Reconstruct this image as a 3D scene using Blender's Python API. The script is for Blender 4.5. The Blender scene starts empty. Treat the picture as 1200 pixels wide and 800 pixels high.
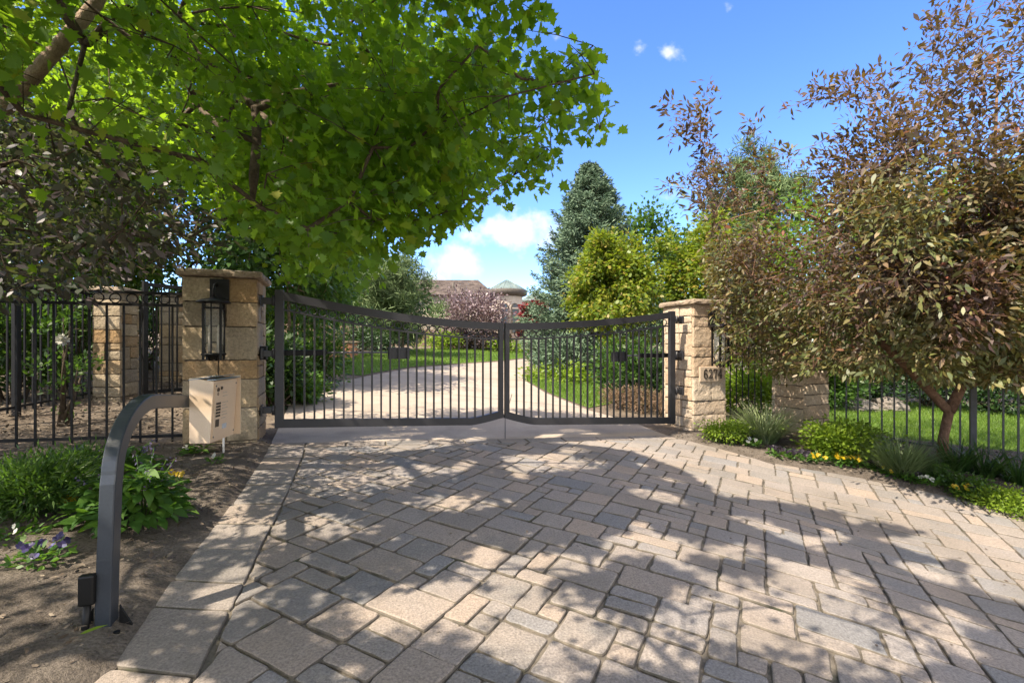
import bpy, bmesh, math, random
import numpy as np
from mathutils import Vector, Matrix, noise, geometry

random.seed(7)
RNG = np.random.default_rng(11)
R = math.radians
scene = bpy.context.scene
COL = scene.collection

# ------------------------------------------------------------------ geometry of the place
CAMZ, F, CX, HY = 1.26, 567.0, 600.0, 405.0
TH = R(20.0)                                # the gate line's heading
E1 = Vector((math.cos(TH), math.sin(TH), 0)); E2 = Vector((-math.sin(TH), math.cos(TH), 0))
SUN = Vector((-.55, -.45, .9)).normalized()  # towards the sun


def smooth(a, b, v):
    t = np.clip((v - a) / (b - a), 0, 1)
    return t * t * (3 - 2 * t)


def g(x, y):
    """height of the ground"""
    x = np.asarray(x, float); y = np.asarray(y, float)
    xc = np.clip(x, -16, 16)
    yc = np.where(y > 55, 55 + (y - 55) * .15, np.where(y < -2, -2.0, y))
    z = -.07 - .05 * xc + .039 * yc
    u = np.clip(x - .5, 0, None)
    extra = np.where(u < 2.2, .03 * u * u, .03 * 2.2 * 2.2 + .02 * (np.clip(u, 0, 9) - 2.2))
    return z - extra * (1 - smooth(3.2, 6.4, y))


def gz(x, y):
    return float(g(x, y))


def P(px, py, d):
    return Vector(((px - CX) / F * d, d, CAMZ + (HY - py) / F * d))


def G(px, py, off=0.0):
    """the spot of ground seen at a place in the view"""
    d = np.linspace(.6, 90, 9000)
    x = (px - CX) / F * d; z = CAMZ + (HY - py) / F * d
    k = np.argmax(z < g(x, d))
    if k == 0:
        k = len(d) - 1
    return Vector((x[k], d[k], gz(x[k], d[k]) + off))


def on(px, d, off=0.0):
    x = (px - CX) / F * d
    return Vector((x, d, gz(x, d) + off))


def proj(p):
    p = np.asarray(p)
    d = np.maximum(p[:, 1], .05)
    return CX + p[:, 0] / d * F, HY - (p[:, 2] - CAMZ) / d * F


def in_poly(x, y, poly):
    x = np.asarray(x); y = np.asarray(y)
    inside = np.zeros(x.shape, bool)
    n = len(poly)
    for i in range(n):
        x0, y0 = poly[i][:2]; x1, y1 = poly[(i + 1) % n][:2]
        c = ((y0 > y) != (y1 > y))
        with np.errstate(divide='ignore', invalid='ignore'):
            xi = (x1 - x0) * (y - y0) / ((y1 - y0) if y1 != y0 else 1e-9) + x0
        inside ^= c & (x < xi)
    return inside


# ------------------------------------------------------------------ objects
def put(o, parent=None, label=None, cat=None, group=None, kind=None):
    if o.name not in COL.objects:
        COL.objects.link(o)
    if parent is not None:
        o.parent = parent
    if label: o['label'] = label
    if cat: o['category'] = cat
    if group: o['group'] = group
    if kind: o['kind'] = kind
    return o


def thing(name, label, cat, loc=(0, 0, 0), rz=0, group=None):
    o = bpy.data.objects.new(name, None)
    o.empty_display_size = .1
    o.location = loc; o.rotation_euler = (0, 0, rz)
    return put(o, None, label, cat, group)


def copy_tree(o, parent=None):
    c = o.copy(); COL.objects.link(c)
    if parent is not None: c.parent = parent
    for ch in [k for k in COL.objects if k.parent == o]:
        copy_tree(ch, c)
    return c


class MB:
    def __init__(self):
        self.v = []; self.f = []; self.sm = []

    def add(self, vs, fs, smooth=False):
        b = len(self.v)
        self.v += [tuple(p) for p in vs]
        self.f += [tuple(i + b for i in q) for q in fs]
        self.sm += [smooth] * len(fs)

    def box(self, c, s, m=None, bev=0.0):
        x, y, z = s[0] / 2, s[1] / 2, s[2] / 2
        c = Vector(c)
        if bev <= 0:
            vs = [Vector((a * x, b * y, d * z)) for d in (-1, 1) for b in (-1, 1) for a in (-1, 1)]
            fs = [(0, 2, 3, 1), (4, 5, 7, 6), (0, 1, 5, 4), (2, 6, 7, 3), (0, 4, 6, 2), (1, 3, 7, 5)]
        else:
            bm = bmesh.new()
            bmesh.ops.create_cube(bm, size=1)
            for q in bm.verts: q.co = Vector((q.co.x * s[0], q.co.y * s[1], q.co.z * s[2]))
            bmesh.ops.bevel(bm, geom=list(bm.edges), offset=bev, segments=2, affect='EDGES', profile=.5)
            bm.verts.index_update()
            vs = [q.co.copy() for q in bm.verts]; fs = [[q.index for q in f.verts] for f in bm.faces]
            bm.free()
        if m is not None: vs = [m @ p for p in vs]
        self.add([p + c for p in vs], fs)

    def bar(self, p0, p1, w, h, side=None):
        """rectangular bar from p0 to p1: w across (along side), h the other way"""
        p0, p1 = Vector(p0), Vector(p1)
        d = (p1 - p0).normalized()
        s = Vector(side) if side is not None else (Vector((0, 0, 1)).cross(d) if abs(d.z) < .95 else Vector((1, 0, 0)))
        s = (s - d * s.dot(d)).normalized()
        u = d.cross(s)
        vs = []
        for p in (p0, p1):
            for a, b in ((-1, -1), (1, -1), (1, 1), (-1, 1)):
                vs.append(p + s * (a * w / 2) + u * (b * h / 2))
        self.add(vs, [(3, 2, 1, 0), (4, 5, 6, 7), (0, 1, 5, 4), (1, 2, 6, 5), (2, 3, 7, 6), (3, 0, 4, 7)])

    def strip(self, pts, w, h, side):
        """mitred rectangular tube along pts; side is the constant across direction"""
        pts = [Vector(p) for p in pts]; side = Vector(side).normalized()
        rings = []
        for i, p in enumerate(pts):
            a = (pts[i] - pts[i - 1]).normalized() if i > 0 else (pts[1] - pts[0]).normalized()
            b = (pts[i + 1] - pts[i]).normalized() if i < len(pts) - 1 else a
            t = (a + b).normalized()
            k = 1 / max(.5, t.dot(a))
            u = t.cross(side).normalized() * k
            rings.append([p + side * (q * w / 2) + u * (r * h / 2) for q, r in ((-1, -1), (1, -1), (1, 1), (-1, 1))])
        vs = [q for r in rings for q in r]; fs = []
        for i in range(len(rings) - 1):
            for k in range(4):
                fs.append((i * 4 + k, i * 4 + (k + 1) % 4, i * 4 + 4 + (k + 1) % 4, i * 4 + 4 + k))
        n = len(vs)
        fs += [(3, 2, 1, 0), (n - 4, n - 3, n - 2, n - 1)]
        self.add(vs, fs)

    def tube(self, pts, rad, n=8, cap=True):
        pts = [Vector(p) for p in pts]
        if not hasattr(rad, '__len__'): rad = [rad] * len(pts)
        rings = []; ref = None
        for i, p in enumerate(pts):
            t = (pts[min(i + 1, len(pts) - 1)] - pts[max(i - 1, 0)]).normalized()
            if ref is None:
                ref = t.orthogonal().normalized()
            ref = (ref - t * ref.dot(t)).normalized()
            o = t.cross(ref)
            rings.append([p + (ref * math.cos(2 * math.pi * k / n) + o * math.sin(2 * math.pi * k / n)) * rad[i] for k in range(n)])
        vs = [q for r in rings for q in r]; fs = []
        for i in range(len(rings) - 1):
            for k in range(n):
                fs.append((i * n + k, i * n + (k + 1) % n, i * n + n + (k + 1) % n, i * n + n + k))
        self.add(vs, fs, True)
        if cap:
            b = len(self.v) - len(vs)
            self.f += [tuple(b + n - 1 - k for k in range(n)), tuple(b + len(vs) - n + k for k in range(n))]; self.sm += [False, False]

    def ring(self, c, RR, r, ax, ay, n=18, m=6):
        c = Vector(c); ax = Vector(ax); ay = Vector(ay); nz = ax.cross(ay)
        vs = []; fs = []
        for i in range(n):
            a = 2 * math.pi * i / n; d = ax * math.cos(a) + ay * math.sin(a)
            for k in range(m):
                b = 2 * math.pi * k / m
                vs.append(c + d * (RR + r * math.cos(b)) + nz * (r * math.sin(b)))
        for i in range(n):
            for k in range(m):
                fs.append((i * m + k, ((i + 1) % n) * m + k, ((i + 1) % n) * m + (k + 1) % m, i * m + (k + 1) % m))
        self.add(vs, fs, True)

    def prism(self, outline, z0, z1, m=None):
        n = len(outline)
        vs = [Vector((p[0], p[1], z0)) for p in outline] + [Vector((p[0], p[1], z1)) for p in outline]
        fs = [tuple(range(n - 1, -1, -1)), tuple(range(n, 2 * n))] + [(i, (i + 1) % n, n + (i + 1) % n, n + i) for i in range(n)]
        if m is not None: vs = [m @ p for p in vs]
        self.add(vs, fs)

    def lathe(self, prof, c=(0, 0, 0), n=20, smooth=True):
        c = Vector(c); vs = []; fs = []
        for r, z in prof:
            for k in range(n):
                a = 2 * math.pi * (k + .5) / n
                vs.append(c + Vector((r * math.cos(a), r * math.sin(a), z)))
        for i in range(len(prof) - 1):
            for k in range(n):
                fs.append((i * n + k, i * n + (k + 1) % n, i * n + n + (k + 1) % n, i * n + n + k))
        fs += [tuple(range(n - 1, -1, -1)), tuple(range(len(vs) - n, len(vs)))]
        self.add(vs, fs, smooth)

    def build(self, name, mat, parent=None, **kw):
        me = bpy.data.meshes.new(name)
        me.from_pydata(self.v, [], self.f)
        me.polygons.foreach_set('use_smooth', self.sm)
        me.materials.append(mat); me.update()
        return put(bpy.data.objects.new(name, me), parent, **kw)


def np_mesh(name, verts, k, mat, parent=None, counts=None, **kw):
    """mesh of separate k-sided faces (verts in order), or of faces given as index array (N,k)"""
    verts = np.ascontiguousarray(verts, dtype=np.float32).reshape(-1, 3)
    idx = k if isinstance(k, np.ndarray) else np.arange(len(verts)).reshape(-1, k)
    me = bpy.data.meshes.new(name)
    me.vertices.add(len(verts)); me.vertices.foreach_set('co', verts.ravel())
    me.loops.add(idx.size); me.loops.foreach_set('vertex_index', idx.ravel().astype(np.int32))
    me.polygons.add(len(idx)); me.polygons.foreach_set('loop_start', np.arange(0, idx.size, idx.shape[1]).astype(np.int32))
    me.update(calc_edges=True); me.validate()
    me.materials.append(mat)
    return put(bpy.data.objects.new(name, me), parent, **kw)


# ------------------------------------------------------------------ materials
def new_mat(name):
    m = bpy.data.materials.new(name); m.use_nodes = True
    nt = m.node_tree; nt.nodes.clear()
    return m, nt, nt.nodes, nt.links


def ramp(nd, stops, mode='LINEAR'):
    r = nd.new('ShaderNodeValToRGB'); r.color_ramp.interpolation = mode
    e = r.color_ramp.elements
    while len(e) > 1: e.remove(e[-1])
    for i, (p, c) in enumerate(stops):
        q = e[0] if i == 0 else e.new(p)
        q.position = p; q.color = (*c, 1)
    return r


def surf(name, stops, scale=6, rough=.8, bump=.3, bscale=40, metal=0, spec=.5, island=0.0, mott=.25, bdist=.01, rvar=0.0, stain=None):
    """stone, soil, paint: a colour ramp driven by noise and / or by the piece, mottled, with fine relief"""
    m, nt, nd, lk = new_mat(name)
    out = nd.new('ShaderNodeOutputMaterial'); b = nd.new('ShaderNodeBsdfPrincipled')
    lk.new(b.outputs[0], out.inputs[0])
    tc = nd.new('ShaderNodeTexCoord')
    n1 = nd.new('ShaderNodeTexNoise'); n1.inputs['Scale'].default_value = scale; n1.inputs['Detail'].default_value = 6; n1.inputs['Roughness'].default_value = .6
    lk.new(tc.outputs['Object'], n1.inputs['Vector'])
    fac = n1.outputs[0]
    if island > 0:
        ge = nd.new('ShaderNodeNewGeometry')
        mx = nd.new('ShaderNodeMix'); mx.inputs[0].default_value = island
        lk.new(n1.outputs[0], mx.inputs[2]); lk.new(ge.outputs['Random Per Island'], mx.inputs[3]); fac = mx.outputs[0]
    rp = ramp(nd, stops); lk.new(fac, rp.inputs[0])
    n2 = nd.new('ShaderNodeTexNoise'); n2.inputs['Scale'].default_value = bscale; n2.inputs['Detail'].default_value = 5; n2.inputs['Roughness'].default_value = .7
    lk.new(tc.outputs['Object'], n2.inputs['Vector'])
    mr = nd.new('ShaderNodeMapRange'); mr.inputs[1].default_value = .3; mr.inputs[2].default_value = .7
    mr.inputs[3].default_value = 1 - mott; mr.inputs[4].default_value = 1 + mott
    lk.new(n2.outputs[0], mr.inputs[0])
    mul = nd.new('ShaderNodeMix'); mul.data_type = 'RGBA'; mul.blend_type = 'MULTIPLY'; mul.inputs[0].default_value = 1
    lk.new(rp.outputs[0], mul.inputs[6]); lk.new(mr.outputs[0], mul.inputs[7])
    c = mul.outputs[2]
    if stain:
        n3 = nd.new('ShaderNodeTexNoise'); n3.inputs['Scale'].default_value = stain[1]; n3.inputs['Detail'].default_value = 5
        lk.new(tc.outputs['Object'], n3.inputs['Vector'])
        r3 = nd.new('ShaderNodeMapRange'); r3.inputs[1].default_value = stain[2]; r3.inputs[2].default_value = stain[2] + .2; r3.inputs[4].default_value = stain[3]
        lk.new(n3.outputs[0], r3.inputs[0])
        mx3 = nd.new('ShaderNodeMix'); mx3.data_type = 'RGBA'; lk.new(r3.outputs[0], mx3.inputs[0]); lk.new(c, mx3.inputs[6]); mx3.inputs[7].default_value = (*stain[0], 1)
        c = mx3.outputs[2]
    lk.new(c, b.inputs['Base Color'])
    b.inputs['Roughness'].default_value = rough; b.inputs['Metallic'].default_value = metal
    b.inputs['Specular IOR Level'].default_value = spec
    if rvar > 0:
        rr = nd.new('ShaderNodeMapRange'); rr.inputs[3].default_value = rough - rvar; rr.inputs[4].default_value = rough + rvar
        lk.new(n1.outputs[0], rr.inputs[0]); lk.new(rr.outputs[0], b.inputs['Roughness'])
    if bump > 0:
        bp = nd.new('ShaderNodeBump'); bp.inputs['Strength'].default_value = bump; bp.inputs['Distance'].default_value = bdist
        lk.new(n2.outputs[0], bp.inputs['Height']); lk.new(bp.outputs[0], b.inputs['Normal'])
    return m


def leafmat(name, stops, trans, tfac=.4, rough=.45, spec=.4, second=None):
    m, nt, nd, lk = new_mat(name)
    out = nd.new('ShaderNodeOutputMaterial'); b = nd.new('ShaderNodeBsdfPrincipled'); t = nd.new('ShaderNodeBsdfTranslucent'); mx = nd.new('ShaderNodeMixShader')
    ge = nd.new('ShaderNodeNewGeometry'); rp = ramp(nd, stops); lk.new(ge.outputs['Random Per Island'], rp.inputs[0])
    if second:                                           # whole sprays of another colour
        r2 = ramp(nd, second[0]); lk.new(ge.outputs['Random Per Island'], r2.inputs[0])
        tc = nd.new('ShaderNodeTexCoord'); ns = nd.new('ShaderNodeTexNoise'); ns.inputs['Scale'].default_value = second[1]; ns.inputs['Detail'].default_value = 3
        lk.new(tc.outputs['Object'], ns.inputs['Vector'])
        ma = nd.new('ShaderNodeMapRange'); ma.inputs[1].default_value = second[2]; ma.inputs[2].default_value = second[2] + .12; 
        if len(second) > 3:                              # more of it low in the crown: greener leaves, light painted into the underside
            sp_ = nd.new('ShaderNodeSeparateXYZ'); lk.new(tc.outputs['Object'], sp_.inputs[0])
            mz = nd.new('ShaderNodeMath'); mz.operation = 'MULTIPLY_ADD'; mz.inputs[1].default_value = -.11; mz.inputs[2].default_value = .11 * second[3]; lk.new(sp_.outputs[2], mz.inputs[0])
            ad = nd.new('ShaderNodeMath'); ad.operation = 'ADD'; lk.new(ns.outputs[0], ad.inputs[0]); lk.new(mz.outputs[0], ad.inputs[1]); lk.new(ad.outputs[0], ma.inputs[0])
        else:
            lk.new(ns.outputs[0], ma.inputs[0])
        m2 = nd.new('ShaderNodeMix'); m2.data_type = 'RGBA'; lk.new(ma.outputs[0], m2.inputs[0]); lk.new(rp.outputs[0], m2.inputs[6]); lk.new(r2.outputs[0], m2.inputs[7])
        class _O: outputs = [m2.outputs[2]]
        rp = _O
    lk.new(rp.outputs[0], b.inputs['Base Color'])
    b.inputs['Roughness'].default_value = rough; b.inputs['Specular IOR Level'].default_value = spec
    mt = nd.new('ShaderNodeMix'); mt.data_type = 'RGBA'; mt.inputs[0].default_value = .75
    lk.new(rp.outputs[0], mt.inputs[6]); mt.inputs[7].default_value = (*trans, 1)
    lk.new(mt.outputs[2], t.inputs['Color'])
    mx.inputs[0].default_value = tfac
    lk.new(b.outputs[0], mx.inputs[1]); lk.new(t.outputs[0], mx.inputs[2]); lk.new(mx.outputs[0], out.inputs[0])
    return m


M = {}
M['paver'] = surf('paver', [(.1, (.18, .175, .172)), (.22, (.29, .24, .20)), (.36, (.205, .198, .195)), (.5, (.31, .25, .20)), (.62, (.235, .205, .18)), (.76, (.275, .24, .21)), (.85, (.20, .185, .17)), (.95, (.33, .265, .21))], 3, .92, .9, 95, island=.85, mott=.42, stain=((.14, .125, .105), 1.1, .48, .55), bdist=.006, spec=.3)
M['sand'] = surf('joint_sand', [(.3, (.085, .074, .06)), (.5, (.15, .128, .10)), (.62, (.085, .076, .058)), (.72, (.055, .068, .028))], 5, .95, .5, 60)
M['concrete'] = surf('concrete', [(.3, (.31, .255, .20)), (.7, (.39, .33, .265))], 1.2, .85, .2, 70, mott=.2, bdist=.004, spec=.3, stain=((.20, .17, .14), 2.2, .52, .5))
M['soil'] = surf('soil', [(.25, (.10, .075, .055)), (.5, (.17, .135, .10)), (.75, (.26, .21, .16))], 2.2, .95, .9, 45, mott=.45, bdist=.03, spec=.15)
M['mulch'] = surf('mulch', [(.25, (.075, .062, .050)), (.5, (.135, .113, .093)), (.75, (.21, .18, .15))], 3.5, .95, .9, 70, mott=.5, bdist=.025, spec=.15)
M['chip'] = surf('chip', [(0, (.05, .035, .025)), (.5, (.13, .10, .075)), (1, (.24, .20, .15))], 30, .9, .2, 120, island=.9, spec=.2)
M['lawn'] = surf('lawn', [(.3, (.08, .145, .025)), (.5, (.11, .185, .03)), (.7, (.15, .22, .04))], 1.4, .9, .8, 120, mott=.4, bdist=.03, spec=.2)
M['asphalt'] = surf('asphalt', [(.3, (.045, .045, .047)), (.7, (.06, .06, .06))], 2, .9, .5, 150, mott=.3, bdist=.004)
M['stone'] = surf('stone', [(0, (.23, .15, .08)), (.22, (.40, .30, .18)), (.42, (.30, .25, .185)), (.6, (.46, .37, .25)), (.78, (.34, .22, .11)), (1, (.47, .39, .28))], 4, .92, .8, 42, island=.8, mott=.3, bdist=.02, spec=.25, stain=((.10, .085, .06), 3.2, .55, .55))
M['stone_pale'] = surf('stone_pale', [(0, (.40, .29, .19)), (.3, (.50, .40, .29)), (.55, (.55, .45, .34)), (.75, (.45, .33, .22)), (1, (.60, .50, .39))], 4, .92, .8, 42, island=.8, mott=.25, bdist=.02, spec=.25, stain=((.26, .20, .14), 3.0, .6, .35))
M['mortar'] = surf('mortar', [(.3, (.085, .065, .045)), (.7, (.14, .11, .08))], 9, .95, .6, 60)
M['capstone'] = surf('capstone', [(.3, (.22, .17, .12)), (.7, (.40, .32, .24))], 5, .9, .8, 22, mott=.35, bdist=.03, spec=.2)
M['boulder'] = surf('boulder', [(.3, (.12, .105, .09)), (.7, (.24, .21, .18))], 3, .9, .8, 18, mott=.35, bdist=.04)
M['gate'] = surf('gate_paint', [(.3, (.020, .020, .024)), (.7, (.028, .028, .033))], 8, .45, .05, 150, mott=.12, rvar=.08, stain=((.045, .042, .04), 5, .62, .4))
M['fence'] = surf('fence_paint', [(.3, (.007, .007, .008)), (.7, (.013, .013, .014))], 8, .5, .05, 150, mott=.12, spec=.25)
M['rail_grey'] = surf('sunlit_fence_paint', [(.3, (.04, .04, .043)), (.7, (.075, .075, .078))], 8, .45, .05, 120, mott=.2)  # paler copy of the fence paint, sunlight put into its grey
M['grey_steel'] = surf('grey_steel', [(.3, (.10, .10, .105)), (.7, (.16, .16, .165))], 8, .5, .05, 120, mott=.15)
M['post'] = surf('post_paint', [(.3, (.022, .028, .037)), (.7, (.034, .041, .052))], 6, .36, .06, 90, mott=.12, rvar=.06)
M['black'] = surf('black_paint', [(.3, (.005, .005, .005)), (.7, (.009, .009, .009))], 8, .45, .05, 150, spec=.3)
M['steel'] = surf('stainless', [(.3, (.58, .44, .31)), (.7, (.66, .52, .38))], 5, .45, .04, 200, metal=.25, mott=.08, stain=((.35, .27, .19), 6, .58, .45))  # warm reflection of sunlit surroundings put into the base colour
M['steel_dark'] = surf('stainless_hood', [(.3, (.20, .23, .25)), (.7, (.28, .31, .33))], 5, .4, .04, 200, metal=.6, mott=.08)
M['ink'] = surf('ink', [(.3, (.03, .022, .017)), (.7, (.05, .04, .03))], 9, .5, 0, 50)
M['faint_ink'] = surf('faint_ink', [(.3, (.38, .32, .26)), (.7, (.42, .36, .30))], 9, .5, 0, 50)
M['sticker'] = surf('sticker', [(.3, (.30, .36, .42)), (.7, (.42, .46, .50))], 30, .4, 0, 50)
M['plaque'] = surf('plaque', [(.3, (.44, .34, .245)), (.7, (.52, .415, .31))], 6, .85, .3, 60, mott=.12)
M['white'] = surf('white_plastic', [(.3, (.62, .60, .56)), (.7, (.72, .70, .66))], 6, .5, 0, 60, mott=.1)
M['candle'] = surf('candle', [(.3, (.60, .52, .42)), (.7, (.66, .58, .48))], 9, .5, 0, 60)
M['bark'] = surf('bark', [(.3, (.07, .052, .038)), (.7, (.16, .125, .09))], 7, .95, 1.0, 26, mott=.45, bdist=.03, spec=.15)
M['bark_red'] = surf('bark_red', [(.3, (.15, .085, .055)), (.7, (.27, .165, .11))], 7, .9, .9, 24, mott=.4, bdist=.03, spec=.2)
M['bark_tan'] = surf('bark_tan', [(.3, (.22, .15, .10)), (.7, (.36, .26, .18))], 5, .95, .9, 18, mott=.35, bdist=.04)
M['wall'] = surf('stucco', [(.3, (.40, .34, .28)), (.7, (.48, .42, .35))], 2, .9, .3, 30, mott=.12)
M['roof'] = surf('roof_shake', [(0, (.06, .045, .038)), (.5, (.11, .085, .072)), (1, (.17, .135, .115))], 3, .9, .4, 12, island=.85, mott=.3)
M['copper'] = surf('copper_roof', [(.3, (.13, .175, .155)), (.7, (.21, .26, .235))], 1.5, .5, .1, 10, metal=.3, mott=.15)
M['trim'] = surf('trim', [(.3, (.06, .05, .04)), (.7, (.09, .075, .06))], 2, .7, .1, 20)
M['timber'] = surf('timber', [(0, (.10, .065, .042)), (.5, (.15, .10, .065)), (1, (.20, .135, .09))], 4, .85, .3, 20, island=.8, mott=.3)
M['brick'] = surf('terracotta', [(.3, (.26, .12, .07)), (.7, (.36, .19, .12))], 3, .9, .4, 20, mott=.3)
M['wood_far'] = surf('foliage_mass', [(.3, (.02, .04, .012)), (.7, (.045, .08, .022))], .6, .9, .5, 3, mott=.5)
gm, nt, nd, lk = new_mat('glass'); go = nd.new('ShaderNodeOutputMaterial'); gb = nd.new('ShaderNodeBsdfPrincipled')
gb.inputs['Base Color'].default_value = (.9, .93, .92, 1); gb.inputs['Roughness'].default_value = .06; gb.inputs['Transmission Weight'].default_value = .92; gb.inputs['IOR'].default_value = 1.12
lk.new(gb.outputs[0], go.inputs[0]); M['glass'] = gm
gm, nt, nd, lk = new_mat('window_glass'); go = nd.new('ShaderNodeOutputMaterial'); gb = nd.new('ShaderNodeBsdfPrincipled')
gb.inputs['Base Color'].default_value = (.03, .04, .05, 1); gb.inputs['Roughness'].default_value = .08
lk.new(gb.outputs[0], go.inputs[0]); M['pane'] = gm

M['maple'] = leafmat('maple_leaf', [(0, (.042, .115, .015)), (.35, (.066, .16, .018)), (.7, (.092, .20, .022)), (.93, (.135, .235, .026)), (1, (.26, .25, .03))], (.38, .60, .018), .55, .42, .4)
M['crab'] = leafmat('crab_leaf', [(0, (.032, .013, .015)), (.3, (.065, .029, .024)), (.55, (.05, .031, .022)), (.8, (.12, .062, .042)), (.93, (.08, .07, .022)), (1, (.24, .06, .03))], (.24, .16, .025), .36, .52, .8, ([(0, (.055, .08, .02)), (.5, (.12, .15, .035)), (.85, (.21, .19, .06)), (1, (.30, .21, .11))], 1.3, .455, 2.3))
M['plum'] = leafmat('plum_leaf', [(0, (.028, .017, .027)), (.4, (.05, .033, .047)), (.6, (.05, .085, .035)), (.72, (.075, .047, .062)), (.93, (.09, .065, .07)), (1, (.22, .17, .17))], (.15, .19, .04), .34, .45, .5)
M['green'] = leafmat('green_leaf', [(0, (.025, .065, .014)), (.5, (.045, .10, .018)), (1, (.08, .145, .026))], (.13, .26, .02), .38)
M['bright'] = leafmat('bright_leaf', [(0, (.05, .11, .016)), (.5, (.085, .165, .022)), (1, (.15, .23, .03))], (.26, .42, .02), .42)
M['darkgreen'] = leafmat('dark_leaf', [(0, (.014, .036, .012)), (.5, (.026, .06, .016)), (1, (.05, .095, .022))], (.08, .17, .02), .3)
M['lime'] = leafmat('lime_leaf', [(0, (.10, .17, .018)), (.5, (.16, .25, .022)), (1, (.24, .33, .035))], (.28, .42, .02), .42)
M['yellowgreen'] = leafmat('yellow_leaf', [(0, (.075, .135, .017)), (.4, (.135, .20, .024)), (.75, (.21, .245, .03)), (1, (.30, .215, .04))], (.32, .42, .02), .4)
M['spruce'] = leafmat('spruce_needle', [(0, (.075, .125, .075)), (.5, (.125, .19, .115)), (1, (.21, .285, .185))], (.07, .12, .08), .15, .6, .2)
M['pine'] = leafmat('pine_needle', [(0, (.07, .115, .045)), (.5, (.125, .185, .075)), (1, (.21, .27, .12))], (.10, .15, .05), .2, .6, .2)
M['mauve'] = leafmat('mauve_leaf', [(0, (.06, .032, .04)), (.4, (.16, .105, .11)), (1, (.38, .30, .31))], (.2, .12, .10), .25, .4, .6)
M['red'] = leafmat('red_leaf', [(0, (.09, .012, .014)), (.5, (.20, .03, .03)), (1, (.30, .07, .06))], (.35, .05, .04), .35)
M['pinkgrass'] = leafmat('pink_blade', [(0, (.16, .12, .06)), (.5, (.28, .19, .12)), (1, (.34, .22, .16))], (.3, .22, .12), .35)
M['grass_grey'] = leafmat('variegated_blade', [(0, (.13, .19, .07)), (.5, (.24, .30, .13)), (1, (.40, .44, .27))], (.2, .28, .08), .3)
M['grass_blue'] = leafmat('blue_blade', [(0, (.08, .13, .05)), (.5, (.14, .20, .085)), (1, (.22, .28, .13))], (.14, .22, .06), .3)
M['strap'] = leafmat('strap_leaf', [(0, (.022, .06, .014)), (.5, (.04, .095, .02)), (1, (.08, .14, .03))], (.1, .2, .02), .3, .35, .5)
M['lawnblade'] = leafmat('lawn_blade', [(0, (.08, .16, .022)), (.5, (.125, .215, .03)), (1, (.19, .27, .05))], (.25, .40, .03), .4)
M['broad'] = leafmat('broad_leaf', [(0, (.035, .095, .018)), (.5, (.06, .14, .024)), (1, (.11, .20, .03))], (.18, .36, .02), .38, .5, .4)
M['petal_y'] = leafmat('yellow_petal', [(0, (.42, .26, .008)), (1, (.58, .42, .015))], (.5, .34, .01), .3)
M['petal_p'] = leafmat('purple_petal', [(0, (.018, .012, .05)), (.6, (.04, .025, .11)), (1, (.12, .12, .26))], (.06, .03, .14), .25)
M['petal_b'] = leafmat('black_petal', [(0, (.008, .006, .010)), (.7, (.02, .014, .022)), (1, (.05, .035, .05))], (.03, .01, .03), .15)
M['petal_w'] = leafmat('white_petal', [(0, (.45, .44, .38)), (1, (.62, .62, .55))], (.5, .5, .4), .3)
M['petal_l'] = leafmat('lilac_petal', [(0, (.10, .08, .16)), (1, (.22, .19, .30))], (.2, .15, .3), .3)


# ------------------------------------------------------------------ leaves and plants
def maple_tpl():
    pts = [(0, .02), (.10, .12), (.02, .42), (.20, .30), (.28, .36), (.40, .62), (.50, .40), (.56, .27), (.70, .36), (.74, .22), (1.0, .0)]
    up = [(x - .0, y, 0.16 * abs(y)) for x, y in pts]
    lo = [(x, -y, 0.16 * abs(y)) for x, y in reversed(pts[:-1])]
    return np.array(up + lo)


T_MAPLE = maple_tpl()
T_OVAL = np.array([(0, 0, 0), (.25, .2, .05), (.6, .24, .05), (1, 0, -.06), (.6, -.24, .05), (.25, -.2, .05)], float)
T_CRAB = np.array([(0, 0, 0), (.22, .13, .04), (.55, .17, .04), (1, 0, -.08), (.55, -.17, .04), (.22, -.13, .04)], float)
T_NARROW = np.array([(0, 0, 0), (.4, .10, .02), (1, 0, -.05), (.4, -.10, .02)], float)
T_NEEDLE = np.array([(0, .035, 0), (.5, .055, 0), (1, 0, 0), (.5, -.055, 0), (0, -.035, 0)], float)
T_DIAMOND = np.array([(0, 0, 0), (.45, .33, .06), (1, 0, -.05), (.45, -.33, .06)], float)
T_STAR = np.array([(0, .06, 0), (.15, .4, .05), (.4, .2, .02), (.6, .38, .05), (1, 0, -.06), (.6, -.38, .05), (.4, -.2, .02), (.15, -.4, .05), (0, -.06, 0)], float)


def unit(a):
    return a / np.maximum(np.linalg.norm(a, axis=1, keepdims=True), 1e-9)


def leaf_verts(pos, tip, nor, size, tpl):
    ex = unit(tip); ez = unit(nor - ex * np.sum(nor * ex, 1, keepdims=True)); ey = np.cross(ez, ex)
    s = size[:, None, None]
    tpl = tpl[None] * np.stack([np.ones(len(pos)), np.ones(len(pos)), np.random.default_rng(len(pos)).uniform(-.6, 2.2, len(pos))], 1)[:, None, :]
    return pos[:, None] + s * (tpl[:, :, 0, None] * ex[:, None] + tpl[:, :, 1, None] * ey[:, None] + tpl[:, :, 2, None] * ez[:, None])


def leaf_mesh(name, pos, tip, nor, size, tpl, mat, parent=None, **kw):
    return np_mesh(name, leaf_verts(pos, tip, nor, size, tpl), len(tpl), mat, parent, **kw)


def rnd_dirs(n, rng=RNG):
    return unit(rng.normal(size=(n, 3)))


def scatter(centers, per, sigma, rng=RNG, flat=.75):
    n = len(centers) * per
    c = np.repeat(centers, per, axis=0)
    return c + rng.normal(size=(n, 3)) * np.array([sigma, sigma, sigma * flat]), c


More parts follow.
